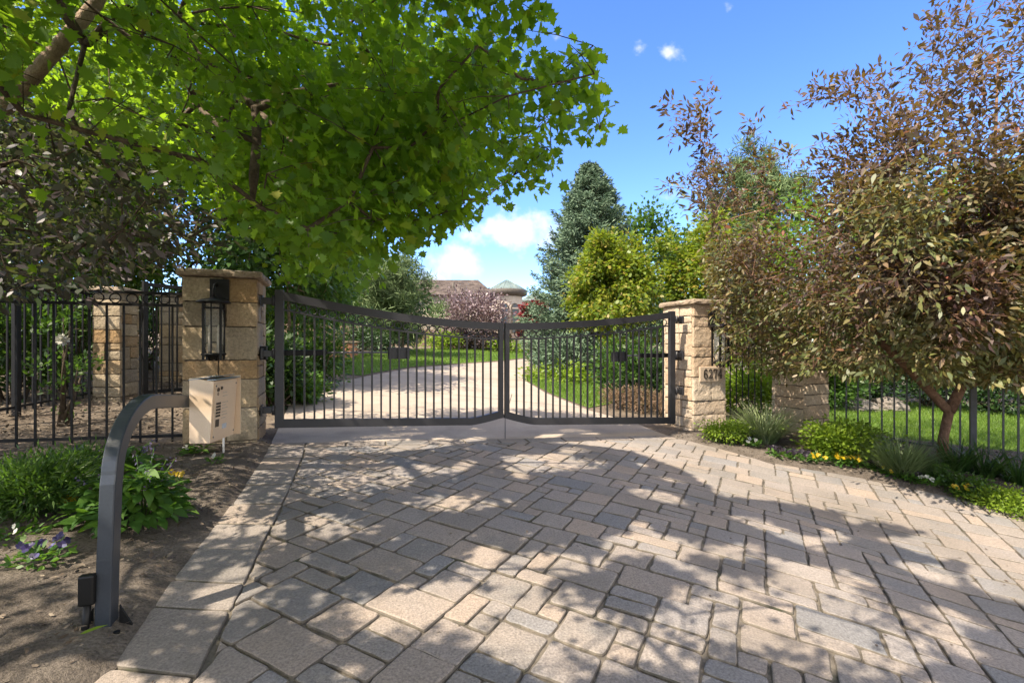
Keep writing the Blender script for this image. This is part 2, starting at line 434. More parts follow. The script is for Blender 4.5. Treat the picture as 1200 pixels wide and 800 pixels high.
def grow(root_pts, targets, rng, jitter=.06, step=.35, sag=.0):
    """limbs that join every target to the nearest limb already grown"""
    nodes = [np.array(p, float) for p in root_pts]
    parent = [-1] + list(range(len(root_pts) - 1))
    top = nodes[-1]
    order = np.argsort(np.linalg.norm(targets - top, axis=1))
    arr = np.zeros((len(targets) * 8 + len(nodes) + 50, 3)); dep = np.zeros(len(arr)); n = len(nodes)
    arr[:n] = nodes
    lock = max(1, len(root_pts) * 2 // 3)
    for k in order:
        t = targets[k]
        d = np.linalg.norm(arr[lock:n] - t, axis=1) + dep[lock:n] * .12
        b = int(np.argmin(d)) + lock
        p0 = arr[b].copy(); L = np.linalg.norm(t - p0)
        m = min(6, max(1, int(L / step)))
        prev = b
        for i in range(1, m + 1):
            q = p0 + (t - p0) * i / m
            if i < m: q = q + rng.normal(size=3) * jitter * L * .5
            q[2] += sag * math.sin(math.pi * i / m) * L
            arr[n] = q; parent.append(prev); dep[n] = dep[prev] + L / m; prev = n; n += 1
    return arr[:n], np.array(parent)


def limb_mesh(name, arr, parent, mat, tip=.004, power=.47, rmax=.2, n=6, par=None, root_flare=1.25):
    N = len(arr)
    cnt = np.zeros(N)
    kids = np.zeros(N, int)
    for i in range(N):
        if parent[i] >= 0: kids[parent[i]] += 1
    for i in range(N - 1, 0, -1):
        if kids[i] == 0: cnt[i] += 1
        cnt[parent[i]] += cnt[i]
    r = np.minimum(tip * np.maximum(cnt, 1) ** power, rmax)
    mb = MB()
    for i in range(1, N):
        p = parent[i]
        a, b = Vector(arr[p]), Vector(arr[i])
        if (b - a).length < 1e-5: continue
        ra = min(r[p], r[i] * 1.35); rb = r[i]
        if p == 0: ra *= root_flare
        sides = 3 if rb < .009 else (5 if rb < .03 else 9)
        d = (b - a).normalized() * rb * .3
        mb.tube([a, b + d], [ra, rb], sides, cap=False)
    return mb.build(name, mat, par)


def tree(name, label, base, root_pts, targets, per, sigma, size, tpl, lmat, bmat, cat='tree', tip=.004, rmax=.12, power=.47,
         seed=1, keep=None, sprigs=None, group=None, droop=.35, flat=.75, upn=.9, sag=.0, step=.35, extra=None, out=.6, dens=None, twigs=0):
    rng = np.random.default_rng(seed)
    t = thing(name, label, cat, base, 0, group)
    inv = -np.array(base)
    arr, par = grow(root_pts, targets if sprigs is None else np.concatenate([targets, sprigs]), rng, sag=sag, step=step)
    limb_mesh('trunk', arr + inv, par, bmat, tip, power, rmax, par=t)
    if extra: extra(t)
    pos, c = scatter(targets, per, sigma, rng, flat)
    cen = targets.mean(0)
    if keep is not None:
        k = keep(pos, rng); pos = pos[k]; c = c[k]
    if sprigs is not None:
        p2, c2 = scatter(sprigs, 11, .045, rng); pos = np.concatenate([pos, p2]); c = np.concatenate([c, c2])
    n = len(pos)
    if twigs:
        mb = MB(); step_ = max(1, per // twigs)
        for i in range(0, n, step_):
            a_, b_ = Vector(c[i] + inv), Vector(pos[i] + inv)
            mb.tube([a_, a_.lerp(b_, .55) + Vector((0, 0, .012)), b_], [.0032, .0024, .0014], 3, cap=False)
        mb.build('twig', bmat, t)
    outw = unit(pos - c) * .8 + unit(pos - cen) * out
    tipd = outw + rng.normal(size=(n, 3)) * .5 + np.array([0, 0, -droop])
    nor = rng.normal(size=(n, 3)) * .55 + np.array([0, 0, upn]) + unit(pos - cen) * .35
    sz = size * rng.uniform(.6, 1.2, n)
    leaf_mesh('crown', pos + inv, tipd, nor, sz, tpl, lmat, t)
    return t


def blob_targets(center, radii, n, rng, shell=.55, lumps=9, lump_r=.45, ragged=0.0):
    """foliage clump centres: a few lobes set round an egg-shaped crown"""
    center = np.array(center); radii = np.array(radii)
    lob = unit(rng.normal(size=(lumps, 3))) * rng.uniform(.35, .78, (lumps, 1)) * (1 + ragged * rng.uniform(-.3, 1, (lumps, 1)))
    k = rng.integers(0, lumps, n)
    p = lob[k] + unit(rng.normal(size=(n, 3))) * (rng.uniform(shell, 1, (n, 1)) ** .6) * lump_r
    L = np.linalg.norm(p, axis=1, keepdims=True)
    p = np.where(L > 1.05 + .25 * ragged, p / L * (1.05 + .25 * ragged), p)
    return center + p * radii


def simple_tree(name, label, px, d, top_py, half_px, low_py, n, per, size, tpl, lmat, bmat, seed, sigma=None, lumps=10, group=None, cat='tree', depth=1.0, trunk_r=.1, taper=0.0, **kw):
    """a tree that stands at px, d with a crown from low_py to top_py"""
    rng = np.random.default_rng(seed)
    base = on(px, d)
    top = P(px, top_py, d).z; low = P(px, low_py, d).z; rad = half_px / F * d
    c = (base.x, base.y, (top + low) / 2)
    tg = blob_targets(c, (rad, rad * depth, (top - low) / 2), n, rng, lumps=lumps * 2, lump_r=.27, ragged=.55)
    tt = np.clip((tg[:, 2] - low) / (top - low), 0, 1); k_ = 1 - taper * np.clip(tt - .3, 0, 1) / .7
    tg[:, 0] = base.x + (tg[:, 0] - base.x) * k_; tg[:, 1] = base.y + (tg[:, 1] - base.y) * k_
    h = max(low + .35 * (top - low), base.z + .4)
    roots = [(base.x, base.y, base.z - .05), (base.x + .03, base.y, base.z + (h - base.z) * .45), (base.x - .02, base.y + .03, h)]
    return tree(name, label, base, roots, tg, per, sigma or rad * .16, size, tpl, lmat, bmat, cat=cat, seed=seed, rmax=trunk_r, group=group, step=.6, **kw)


def shrub(name, label, base, rad, h, n, size, tpl, mat, seed, cat='shrub', group=None, stem=True, lumps=10, ry=None, droop=.1, keep=None, stems=8, per=24, upn=.6, smat=None):
    rng = np.random.default_rng(seed)
    base = Vector(base)
    t = thing(name, label, cat, base, 0, group)
    tg = blob_targets((0, 0, h * .52), (rad, ry or rad, h * .5), max(3, n // per), rng, lumps=lumps, shell=.3, lump_r=.5)
    tg[:, 2] = np.maximum(tg[:, 2], h * .06)
    pos, c = scatter(tg, per, rad * .17, rng)
    pos[:, 2] = np.maximum(pos[:, 2], .01)
    if keep is not None:
        k = keep(pos + np.array(base)); pos = pos[k]; c = c[k]
    m = len(pos); cen = np.array([0, 0, h * .25])
    tip = unit(pos - c) * .5 + unit(pos - cen) * .8 + rng.normal(size=(m, 3)) * .45 + np.array([0, 0, -droop])
    nor = rng.normal(size=(m, 3)) * .5 + np.array([0, 0, upn]) + unit(pos - cen) * .5
    leaf_mesh('foliage', pos, tip, nor, size * rng.uniform(.6, 1.25, m), tpl, mat, t)
    if stem:
        mb = MB()
        for k in range(min(stems, len(tg))):
            e = Vector(tg[rng.integers(0, len(tg))]); s = Vector((rng.normal() * rad * .08, rng.normal() * rad * .08, -.03))
            mid = s.lerp(e, .5) + Vector((rng.normal(), rng.normal(), 0)) * rad * .06
            mb.tube([s, mid, e], [.008 + .012 * min(h, 2), .006 + .006 * h, .003], 5)
        mb.build('stem', smat or M['bark'], t)
    return t


def blades(name, base, n, length, width, spread, bend, mat, rng, rad=.05, parent=None, seg=5, zdrop=.0, **kw):
    """arching grass-like blades round a tuft's base"""
    base = np.array(base)
    a = rng.uniform(0, 2 * math.pi, n); r = rad * np.sqrt(rng.uniform(0, 1, n))
    p0 = np.stack([r * np.cos(a), r * np.sin(a), np.zeros(n)], 1)
    a2 = a + rng.normal(size=n) * .5
    out = np.stack([np.cos(a2), np.sin(a2), np.zeros(n)], 1)
    L = length * rng.uniform(.55, 1.1, n); lean = spread * rng.uniform(.15, 1, n); bd = bend * rng.uniform(.3, 1.2, n)
    side = np.stack([-np.sin(a2), np.cos(a2), np.zeros(n)], 1)
    vs = np.zeros((n, seg + 1, 2, 3)); p = p0.copy(); ang = lean.copy()
    for k in range(seg + 1):
        w = width * (1 - (k / seg) ** 1.6 * .93) / 2
        vs[:, k, 0] = p + side * w; vs[:, k, 1] = p - side * w
        p = p + (out * np.sin(ang)[:, None] + np.array([0, 0, 1]) * np.cos(ang)[:, None]) * (L / seg)[:, None]
        ang = ang + bd / seg
    idx = []
    for k in range(seg):
        idx.append([k * 2, k * 2 + 1, k * 2 + 3, k * 2 + 2])
    idx = np.array(idx)[None] + (np.arange(n) * (seg + 1) * 2)[:, None, None]
    o = np_mesh(name, vs.reshape(-1, 3), idx.reshape(-1, 4), mat, parent, **kw)
    o.location = base
    return o


def conifer(name, label, base, h, rad, seed, group=None, nb=300, per=130, nsize=.16, mat='spruce'):
    rng = np.random.default_rng(seed); base = Vector(base)
    t = thing(name, label, 'tree', base, 0, group)
    mb = MB(); mb.tube([(0, 0, -.1), (0, 0, h * .5), (0, 0, h * .98)], [.16, .09, .012], 8)
    P_, T_, N_ = [], [], []
    for i in range(nb):
        f = (i + rng.uniform()) / nb
        z = h * (.03 + .95 * f ** .85)
        fr = z / h
        L = rad * (1 - fr) ** .8 * rng.uniform(.72, 1.12) * (1.0 if fr > .12 else .85) + .06
        a = i * 2.399 + rng.normal() * .3
        d = np.array([math.cos(a), math.sin(a), 0])
        rise = rng.uniform(-.05, .3) + .5 * fr
        m = int(per * (.3 + .95 * L / rad))
        s = rng.uniform(.12, 1, m) ** .75
        cur = -.30 * s * (1 - fr) + .28 * s ** 2.2 + rise * s * .5
        w = (1 - s * .75) * L * .24
        lat = rng.normal(size=m) * w
        side = np.array([-d[1], d[0], 0])
        p = d * (s * L)[:, None] + side * lat[:, None] + np.array([0, 0, 1]) * (z + cur * L + rng.normal(size=m) * .05 - np.abs(lat) * .35)[:, None]
        tp = d * .8 + side * (np.sign(lat) * .7)[:, None] + rng.normal(size=(m, 3)) * .45 + np.array([0, 0, .1])
        P_.append(p); T_.append(tp); N_.append(rng.normal(size=(m, 3)) * .4 + d * .7 + np.array([0, 0, .6]))
        mb.tube([(0, 0, z), Vector(d * L * .55) + Vector((0, 0, z + (-.165 * (1 - fr) + rise * .28) * L)), Vector(d * L) + Vector((0, 0, z + (rise * .5 - .02) * L))], [.02, .012, .004], 3, cap=False)
    mb.build('trunk', M['bark'], t)
    pos = np.concatenate(P_); m = len(pos)
    leaf_mesh('crown', pos, np.concatenate(T_), np.concatenate(N_), nsize * rng.uniform(.6, 1.3, m), np.array([(0, .05, 0), (.5, .14, 0), (1, 0, 0), (.5, -.14, 0), (0, -.05, 0)], float), M[mat], t)
    return t


def pine(name, label, px, d, top_py, half_px, low_py, n, per, nl, seed, group=None):
    rng = np.random.default_rng(seed); base = on(px, d)
    t = thing(name, label, 'tree', base, 0, group)
    top = P(px, top_py, d).z - base.z; low = P(px, low_py, d).z - base.z; rad = half_px / F * d
    tg = blob_targets((0, 0, (top + low) / 2), (rad, rad, (top - low) / 2), n, rng, lumps=14)
    arr, par = grow([(0, 0, -.05), (0, .02, top * .35), (0, 0, top * .8)], tg, rng, step=.6)
    limb_mesh('trunk', arr, par, M['bark'], .006, .47, .14, par=t)
    c = np.repeat(tg, per, 0); m = len(c)
    d_ = rnd_dirs(m, rng) + np.array([0, 0, .35])
    leaf_mesh('crown', c + rng.normal(size=(m, 3)) * rad * .07, d_, rng.normal(size=(m, 3)), nl * rng.uniform(.6, 1.2, m), np.array([(0, .04, 0), (.5, .06, 0), (1, 0, 0), (.5, -.06, 0), (0, -.04, 0)], float), M['pine'], t)
    return t


# ------------------------------------------------------------------ ground
def seg_dist(c, a, b):
    d = b - a; t = max(0, min(1, (c - a).dot(d) / d.length_squared))
    return (c - (a + d * t)).length


def sheet(name, outline, res, off, mat, rough=0.0, seed=0, edge_line=None, **kw):
    pts = [Vector((p[0], p[1])) for p in outline]
    dens = []
    for i, p in enumerate(pts):
        q = pts[(i + 1) % len(pts)]; m = max(1, int((q - p).length / res))
        dens += [p.lerp(q, k / m) for k in range(m)]
    n = len(dens)
    xs = [p.x for p in dens]; ys = [p.y for p in dens]
    gx = np.arange(min(xs) + res / 2, max(xs), res); gy = np.arange(min(ys) + res / 2, max(ys), res)
    XX, YY = np.meshgrid(gx, gy)
    XX = XX.ravel() + RNG.uniform(-.2, .2, XX.size) * res; YY = YY.ravel() + RNG.uniform(-.2, .2, YY.size) * res
    k = in_poly(XX, YY, [(p.x, p.y) for p in dens])
    allp = dens + [Vector((x, y)) for x, y in zip(XX[k], YY[k])]
    r = geometry.delaunay_2d_cdt(allp, [(i, (i + 1) % n) for i in range(n)], [list(range(n))], 1, 1e-5)
    V = np.array([(p.x, p.y) for p in r[0]]); Z = g(V[:, 0], V[:, 1]) + off
    if rough > 0:
        for i in range(len(V)):
            e = noise.fractal(Vector((V[i, 0] * 1.7, V[i, 1] * 1.7, seed)), 1.0, 2.0, 5)
            up = rough * (.55 + .65 * e) + .012
            if edge_line is not None:
                q_ = Vector((V[i, 0], V[i, 1])); dd_ = min(seg_dist(q_, edge_line[k], edge_line[k + 1]) for k in range(len(edge_line) - 1))
                up = up * min(1, max(0, (dd_ - .004) / .10)) if dd_ > .004 else -.004
            Z[i] += up
    me = bpy.data.meshes.new(name)
    me.from_pydata([(a, b, c) for (a, b), c in zip(V, Z)], [], [list(f) for f in r[2]])
    me.polygons.foreach_set('use_smooth', [True] * len(me.polygons))
    me.materials.append(mat); me.update()
    if len(me.polygons) and me.polygons[0].normal.z < 0: me.flip_normals()
    return put(bpy.data.objects.new(name, me), None, **kw)


def axis(pts):
    out = []
    for a, b, s in pts: out += list(np.arange(a, b, s))
    return np.array(out + [pts[-1][1]])


ax = axis([(-400, -60, 34), (-60, -14, 4.6), (-14, 12, .25), (12, 60, 4.8), (60, 400, 34)])
ay = axis([(-300, -30, 27), (-30, -4, 2.6), (-4, 14, .25), (14, 56, 1.5), (56, 400, 34.4)])
XX, YY = np.meshgrid(ax, ay)
ZZ = g(XX, YY) - .005
V = np.stack([XX, YY, ZZ], -1).reshape(-1, 3)
nx, ny = len(ax), len(ay)
ii = (np.arange(ny - 1)[:, None] * nx + np.arange(nx - 1)[None]).ravel()
ground = np_mesh('ground', V, np.stack([ii, ii + 1, ii + nx + 1, ii + nx], 1), M['soil'], kind='structure')
for p in ground.data.polygons: p.use_smooth = True

left_px = [(130, 785), (150, 752), (195, 690), (232, 643), (262, 603), (293, 560), (308, 538), (317, 521)]
LEFT = [G(*p).xy for p in left_px]
right_px = [(783, 511), (800, 516), (896, 542), (992, 559), (1117, 584), (1200, 603)]
RIGHT = [G(*p).xy for p in right_px]
GA, GB = LEFT[-1], RIGHT[0]
PAVE = [Vector((-2.4, -2.4)), Vector((-1.75, -1.5)), Vector((-1.42, -.5)), Vector((-1.40, .4)), Vector((-1.50, 1.3))] + LEFT + RIGHT + [Vector((6.6, 3.0)), Vector((8.2, 1.6)), Vector((9.5, -2.4))]
sheet('paver_bed', PAVE, .3, .002, M['sand'], kind='structure')
sheet('road', [(-40, -9), (40, -9), (40, -2.4), (9.5, -2.4), (-2.4, -2.4), (-40, -2.4)], 1.6, .006, M['asphalt'], kind='structure')


# pavers -------------------------------------------------------------
def clip(poly, a, b):
    """part of poly on the left of the line a-b"""
    out = []; d = b - a
    side = lambda p: d.x * (p.y - a.y) - d.y * (p.x - a.x)
    for i in range(len(poly)):
        p, q = poly[i], poly[(i + 1) % len(poly)]; s, t = side(p), side(q)
        if s >= 0: out.append(p)
        if (s >= 0) != (t >= 0): out.append(p.lerp(q, s / (s - t)))
    return out


def area(poly):
    return abs(sum(poly[i].x * poly[(i + 1) % len(poly)].y - poly[(i + 1) % len(poly)].x * poly[i].y for i in range(len(poly)))) / 2


def inset_poly(poly, d):
    n = len(poly); out = []
    for i in range(n):
        p0, p1, p2 = poly[i - 1], poly[i], poly[(i + 1) % n]
        a = (p1 - p0); b = (p2 - p1)
        if a.length < 1e-6 or b.length < 1e-6: out.append(p1.copy()); continue
        a.normalize(); b.normalize()
        na = Vector((-a.y, a.x)); nb = Vector((-b.y, b.x))
        m = na + nb
        k = d / max(.35, 1 + na.dot(nb))
        out.append(p1 + m * k)
    return out


def ccw(poly):
    s = sum(poly[i].x * poly[(i + 1) % len(poly)].y - poly[(i + 1) % len(poly)].x * poly[i].y for i in range(len(poly)))
    return poly if s > 0 else poly[::-1]


def paver(mb, poly, joint=.005, rnd=random):
    joint = joint * .55
    poly = [p_ + Vector((rnd.uniform(-.006, .006), rnd.uniform(-.006, .006))) for p_ in poly]
    poly = ccw(poly)
    if area(poly) < .002: return
    poly = inset_poly(poly, joint * rnd.uniform(.6, 1.5))
    pts = []
    n = len(poly)
    for i in range(n):                                   # worn corners and wavering edges
        p0, p1, p2 = poly[i - 1], poly[i], poly[(i + 1) % n]
        r = rnd.uniform(.012, .035)
        r = r * min(1, area(poly) / .02); a = p1 + (p0 - p1).normalized() * min(r, (p0 - p1).length * .3); b = p1 + (p2 - p1).normalized() * min(r, (p2 - p1).length * .3)
        pts += [a, a.lerp(p1, .55).lerp(b.lerp(p1, .55), .5), b]
        L = (p2 - p1).length
        if L > .12:
            e = (p2 - p1).normalized(); nrm = Vector((-e.y, e.x))
            for f in (.33, .66): pts.append(p1.lerp(p2, f) + nrm * rnd.uniform(-.001, .006))
    if area(pts) < .0012: return
    c = sum(pts, Vector((0, 0))) / len(pts)
    tx, ty, dz = rnd.gauss(0, .007), rnd.gauss(0, .007), rnd.uniform(-.003, .003)
    z = lambda q, o: gz(q.x, q.y) + .016 + o + dz + tx * (q.x - c.x) + ty * (q.y - c.y)
    in1 = [q + (c - q).normalized() * .0045 for q in pts]; in2 = [q + (c - q).normalized() * .0115 for q in pts]
    n = len(pts)
    vs = [(q.x, q.y, z(q, -.03)) for q in pts] + [(q.x, q.y, z(q, -.009)) for q in pts] + [(q.x, q.y, z(q, -.0028)) for q in in1] + [(q.x, q.y, z(q, 0)) for q in in2]
    fs = []
    for k in range(3):
        for i in range(n): fs.append((k * n + i, k * n + (i + 1) % n, (k + 1) * n + (i + 1) % n, (k + 1) * n + i))
    fs.append(tuple(range(3 * n, 4 * n)))
    mb.add(vs, fs)
    DIRT.extend([1] * (2 * n) + [0] * (n + 1))


DIRT = []
pm = MB()
rp = random.Random(5)
# border course along the left edge and along the gate
BW = .34
edge = [Vector((-2.4, -2.4)), Vector((-1.75, -1.5)), Vector((-1.42, -.5)), Vector((-1.40, .4)), Vector((-1.50, 1.3))] + LEFT


def offset_line(pts, d):
    out = []
    for i in range(len(pts)):
        a = (pts[i] - pts[i - 1]).normalized() if i else (pts[1] - pts[0]).normalized()
        b = (pts[i + 1] - pts[i]).normalized() if i < len(pts) - 1 else a
        t = (a + b).normalized()
        out.append(pts[i] + Vector((t.y, -t.x)) * d)
    return out


def along(pts, s):
    for i in range(len(pts) - 1):
        L = (pts[i + 1] - pts[i]).length
        if s <= L: return pts[i].lerp(pts[i + 1], s / L)
        s -= L
    return pts[-1].copy()


inner = offset_line(edge, BW)
tot = sum((edge[i + 1] - edge[i]).length for i in range(len(edge) - 1)); toti = sum((inner[i + 1] - inner[i]).length for i in range(len(inner) - 1))
s = 0
while s < tot - .05:
    e = min(tot, s + rp.choice([.22, .28, .34, .40]))
    if tot - e < .12: e = tot
    q = [along(edge, s), along(inner, s * toti / tot), along(inner, e * toti / tot), along(edge, e)]
    paver(pm, q, .005, rp); s = e
GD = (GB - GA).normalized(); GN = Vector((GD.y, -GD.x))       # towards the street
GL = (GB - GA).length; CW = .2
s = BW + .0
while s < GL - .03:
    e = min(GL, s + rp.choice([.34, .4, .46]))
    if GL - e < .1: e = GL
    paver(pm, [GA + GD * s, GA + GD * s + GN * CW, GA + GD * e + GN * CW, GA + GD * e], .005, rp); s = e
# field
field = inner[:-1] + [GA + GD * BW + GN * CW, GB + GN * CW] + RIGHT[1:] + PAVE[-3:]
fxy = [(p.x, p.y) for p in field]
hd = R(27)
pu = Vector((math.sin(hd), math.cos(hd))); pv = Vector((math.cos(hd), -math.sin(hd)))
U = .119
NI, NJ = 134, 134
occ = np.zeros((NI, NJ), bool)
shapes = [((2, 2), 34), ((2, 3), 16), ((1, 2), 26), ((1, 3), 3), ((2, 1), 6), ((1, 1), 7)]
bag = [sz for sz, w in shapes for _ in range(w)]
o0 = Vector((-1.5, -5.5)) - pv * 6
fl = len(field)


def seg_near(c, a, b, lim):
    d = b - a; t = max(0, min(1, (c - a).dot(d) / d.length_squared))
    return (c - (a + d * t)).length < lim


for i in range(NI):
    for j in range(NJ):
        if occ[i, j]: continue
        for _ in range(12):
            a, b = rp.choice(bag)
            if i + a <= NI and j + b <= NJ and not occ[i:i + a, j:j + b].any(): break
        else:
            a = b = 1
        occ[i:i + a, j:j + b] = True
        q0 = o0 + pu * (i * U) + pv * (j * U)
        q = [q0, q0 + pv * (b * U), q0 + pv * (b * U) + pu * (a * U), q0 + pu * (a * U)]
        c = sum(q, Vector((0, 0))) / 4
        ins = in_poly(np.array([p.x for p in q]), np.array([p.y for p in q]), fxy)
        if not ins.all():
            if not ins.any() and not any(seg_near(c, field[k], field[(k + 1) % fl], .2) for k in range(fl)): continue
            k = min(range(fl), key=lambda k: seg_dist(c, field[k], field[(k + 1) % fl]))
            q = clip(q, field[(k + 1) % fl], field[k])
            if len(q) < 3: continue
        paver(pm, q, .005, rp)
pv_ = pm.build('paver_driveway', M['paver'], kind='structure')
pv_.data.materials.append(M['sand']); pv_.data.polygons.foreach_set('material_index', DIRT)

rng = np.random.default_rng(91)
x_ = rng.uniform(-2.5, 5, 700); y_ = rng.uniform(1.4, 6.4, 700); k_ = in_poly(x_, y_, [(p.x, p.y) for p in PAVE]); x_ = x_[k_][:170]; y_ = y_[k_][:170]; m_ = len(x_)
leaf_mesh('leaf_litter', np.stack([x_, y_, g(x_, y_) + .021], 1), rng.normal(size=(m_, 3)) * np.array([1, 1, .12]), rng.normal(size=(m_, 3)) * .25 + np.array([0, 0, 1]), rng.uniform(.008, .026, m_), T_OVAL, M['chip'], label='scattered bits of dry leaf on the pavers', cat='leaf litter', kind='stuff')

# concrete drive beyond the gate, lawns
drv = [(340, 473), (362, 459), (400, 447), (440, 439), (480, 432), (540, 427), (585, 424), (612, 421), (636, 417), (642, 420), (622, 428), (614, 437), (618, 448), (640, 461), (690, 481), (745, 496)]
JOINTS = 1
DRIVE = [GA.copy(), (GA + E2.xy * .5)] + [G(*p).xy for p in drv] + [(GB + E2.xy * .35), GB.copy()]
sheet('concrete_drive', DRIVE, .35, .008, M['concrete'], kind='structure')
for f0, a_, b_ in ((.2, (330, 478), (783, 500)), (.2, (395, 449), (690, 479)), (.2, (455, 436), (618, 447)), (.2, (592, 490), (600, 462)), (.2, (592, 516), (592, 491))):
    q0, q1 = G(*a_), G(*b_); m_ = 24; vs = []; dn = (q1 - q0).xy.normalized(); sd = Vector((-dn.y, dn.x)) * .007
    for k in range(m_ + 1):
        c_ = q0.xy.lerp(q1.xy, .01 + .98 * k / m_)
        for e_ in (-1, 1): vs.append((c_.x + sd.x * e_, c_.y + sd.y * e_, gz(c_.x, c_.y) + .0105))
    mbj = MB(); mbj.add(vs, [(2 * k, 2 * k + 1, 2 * k + 3, 2 * k + 2) for k in range(m_)]); mbj.build('drive_joint', M['sand'], kind='structure')
LAWN1 = [G(*p).xy for p in [(352, 432), (405, 416), (470, 410), (560, 408), (615, 409), (615, 419), (585, 422.5), (540, 425.5), (480, 430), (440, 436.5), (425, 440), (390, 438)]]
sheet('lawn', LAWN1, .6, .006, M['lawn'], kind='structure')
LAWN2 = [G(*p).xy for p in [(617, 446), (622, 436), (650, 440), (700, 447), (735, 460), (720, 472), (690, 478), (645, 461)]]
sheet('lawn', LAWN2, .5, .006, M['lawn'], kind='structure')
LAWN3 = [Vector((5.0, 7.35)), Vector((6.5, 6.3)), Vector((12, 4.2)), Vector((15, 7)), Vector((14, 12)), Vector((8.2, 11.2)), Vector((5.6, 9.3))]
sheet('lawn', LAWN3, .4, .006, M['lawn'], kind='structure')


def lawn_blades(poly, n, seed, h, name='lawn_grass'):
    rng = np.random.default_rng(seed)
    xs = np.array([p[0] for p in poly]); ys = np.array([p[1] for p in poly])
    x = rng.uniform(xs.min(), xs.max(), n * 3); y = rng.uniform(ys.min(), ys.max(), n * 3)
    k = in_poly(x, y, poly); x = x[k][:n]; y = y[k][:n]; m = len(x)
    pos = np.stack([x, y, g(x, y) + .015], 1)
    tip = rng.normal(size=(m, 3)) * .45 + np.array([0, 0, 1.0])
    leaf_mesh(name, pos, tip, rng.normal(size=(m, 3)), h * rng.uniform(.5, 1.2, m), np.array([(0, .09, 0), (1, 0, 0), (0, -.09, 0)], float), M['lawnblade'], label='short mown lawn grass', cat='grass', kind='stuff')


lawn_blades(LAWN1, 26000, 1, .09)
lawn_blades(LAWN2, 9000, 2, .08)
lawn_blades(LAWN3, 60000, 3, .06)

# beds
LB = [Vector((-2.4, -2.4)), Vector((-1.75, -1.5)), Vector((-1.42, -.5)), Vector((-1.40, .4)), Vector((-1.50, 1.3))] + LEFT + [Vector((-2.6, 5.0)), Vector((-3.2, 4.72)), Vector((-5.6, 3.85)), Vector((-7.5, 3.0)), Vector((-8, -2.3))]
LBi = [p.copy() for p in LB]
el_ = offset_line(LB[:5] + LEFT, .022); LB[:5 + len(LEFT)] = el_
sheet('mulch_bed', LB, .06, .014, M['mulch'], .045, 3.3, el_, kind='structure')
er_ = offset_line(RIGHT + [Vector((6.6, 3.0)), Vector((8.2, 1.6))], .022)
RB = er_[::-1] + [Vector((2.55, 6.62)), Vector((3.05, 6.85)), Vector((3.75, 6.85)), Vector((4.8, 7.3)), Vector((6.5, 6.1)), Vector((9.5, 4.2))]
sheet('mulch_bed', RB, .08, .014, M['mulch'], .045, 7.7, er_, kind='structure')


def chips(poly, n, seed, size):
    rng = np.random.default_rng(seed)
    xs = np.array([p[0] for p in poly]); ys = np.array([p[1] for p in poly])
    x = rng.uniform(xs.min(), xs.max(), n * 3); y = rng.uniform(ys.min(), ys.max(), n * 3)
    k = in_poly(x, y, poly); x = x[k][:n]; y = y[k][:n]; m = len(x)
    pos = np.stack([x, y, g(x, y) + .045 + rng.uniform(0, .03, m)], 1)
    tip = rng.normal(size=(m, 3)) * np.array([1, 1, .25]); nor = rng.normal(size=(m, 3)) * .5 + np.array([0, 0, 1])
    leaf_mesh('mulch_chips', pos, tip, nor, size * rng.uniform(.3, 1.3, m) ** 1.3, np.array([(0, .1, 0), (.5, .22, .06), (1, .08, 0), (.9, -.12, 0), (.4, -.2, .05)], float), M['chip'], label='crumbs of bark mulch and dry leaves', cat='mulch', kind='stuff')


chips(LBi, 15000, 4, .026)
chips(LBi, 1200, 14, .055)
chips(RB, 7000, 5, .03)
chips([(-7.5, 3.6), (-3.0, 5.2), (-3.3, 9), (-9, 9)], 9000, 6, .045)


# ------------------------------------------------------------------ stone piers
def ashlar(w, h, rng, lo=.24, hi=.5):
    """courses of cut stone, some of them split"""
    out = []; z = 0
    while z < h - .02:
        ch = rng.choice([.14, .19, .24, .28, .33])
        if h - z - ch < .1: ch = h - z
        x = 0
        while x < w - .01:
            cw = rng.uniform(lo, hi)
            if w - x - cw < .12: cw = w - x
            if ch > .22 and rng.random() < .45:
                k = rng.uniform(.35, .65)
                if cw > .3 and rng.random() < .5:
                    f = rng.uniform(.4, .6)
                    out += [(x, z, cw * f, ch), (x + cw * f, z, cw * (1 - f), ch * k), (x + cw * f, z + ch * k, cw * (1 - f), ch * (1 - k))]
                else:
                    out += [(x, z, cw, ch * k), (x, z + ch * k, cw, ch * (1 - k))]
            else:
                out.append((x, z, cw, ch))
            x += cw
        z += ch
    return out


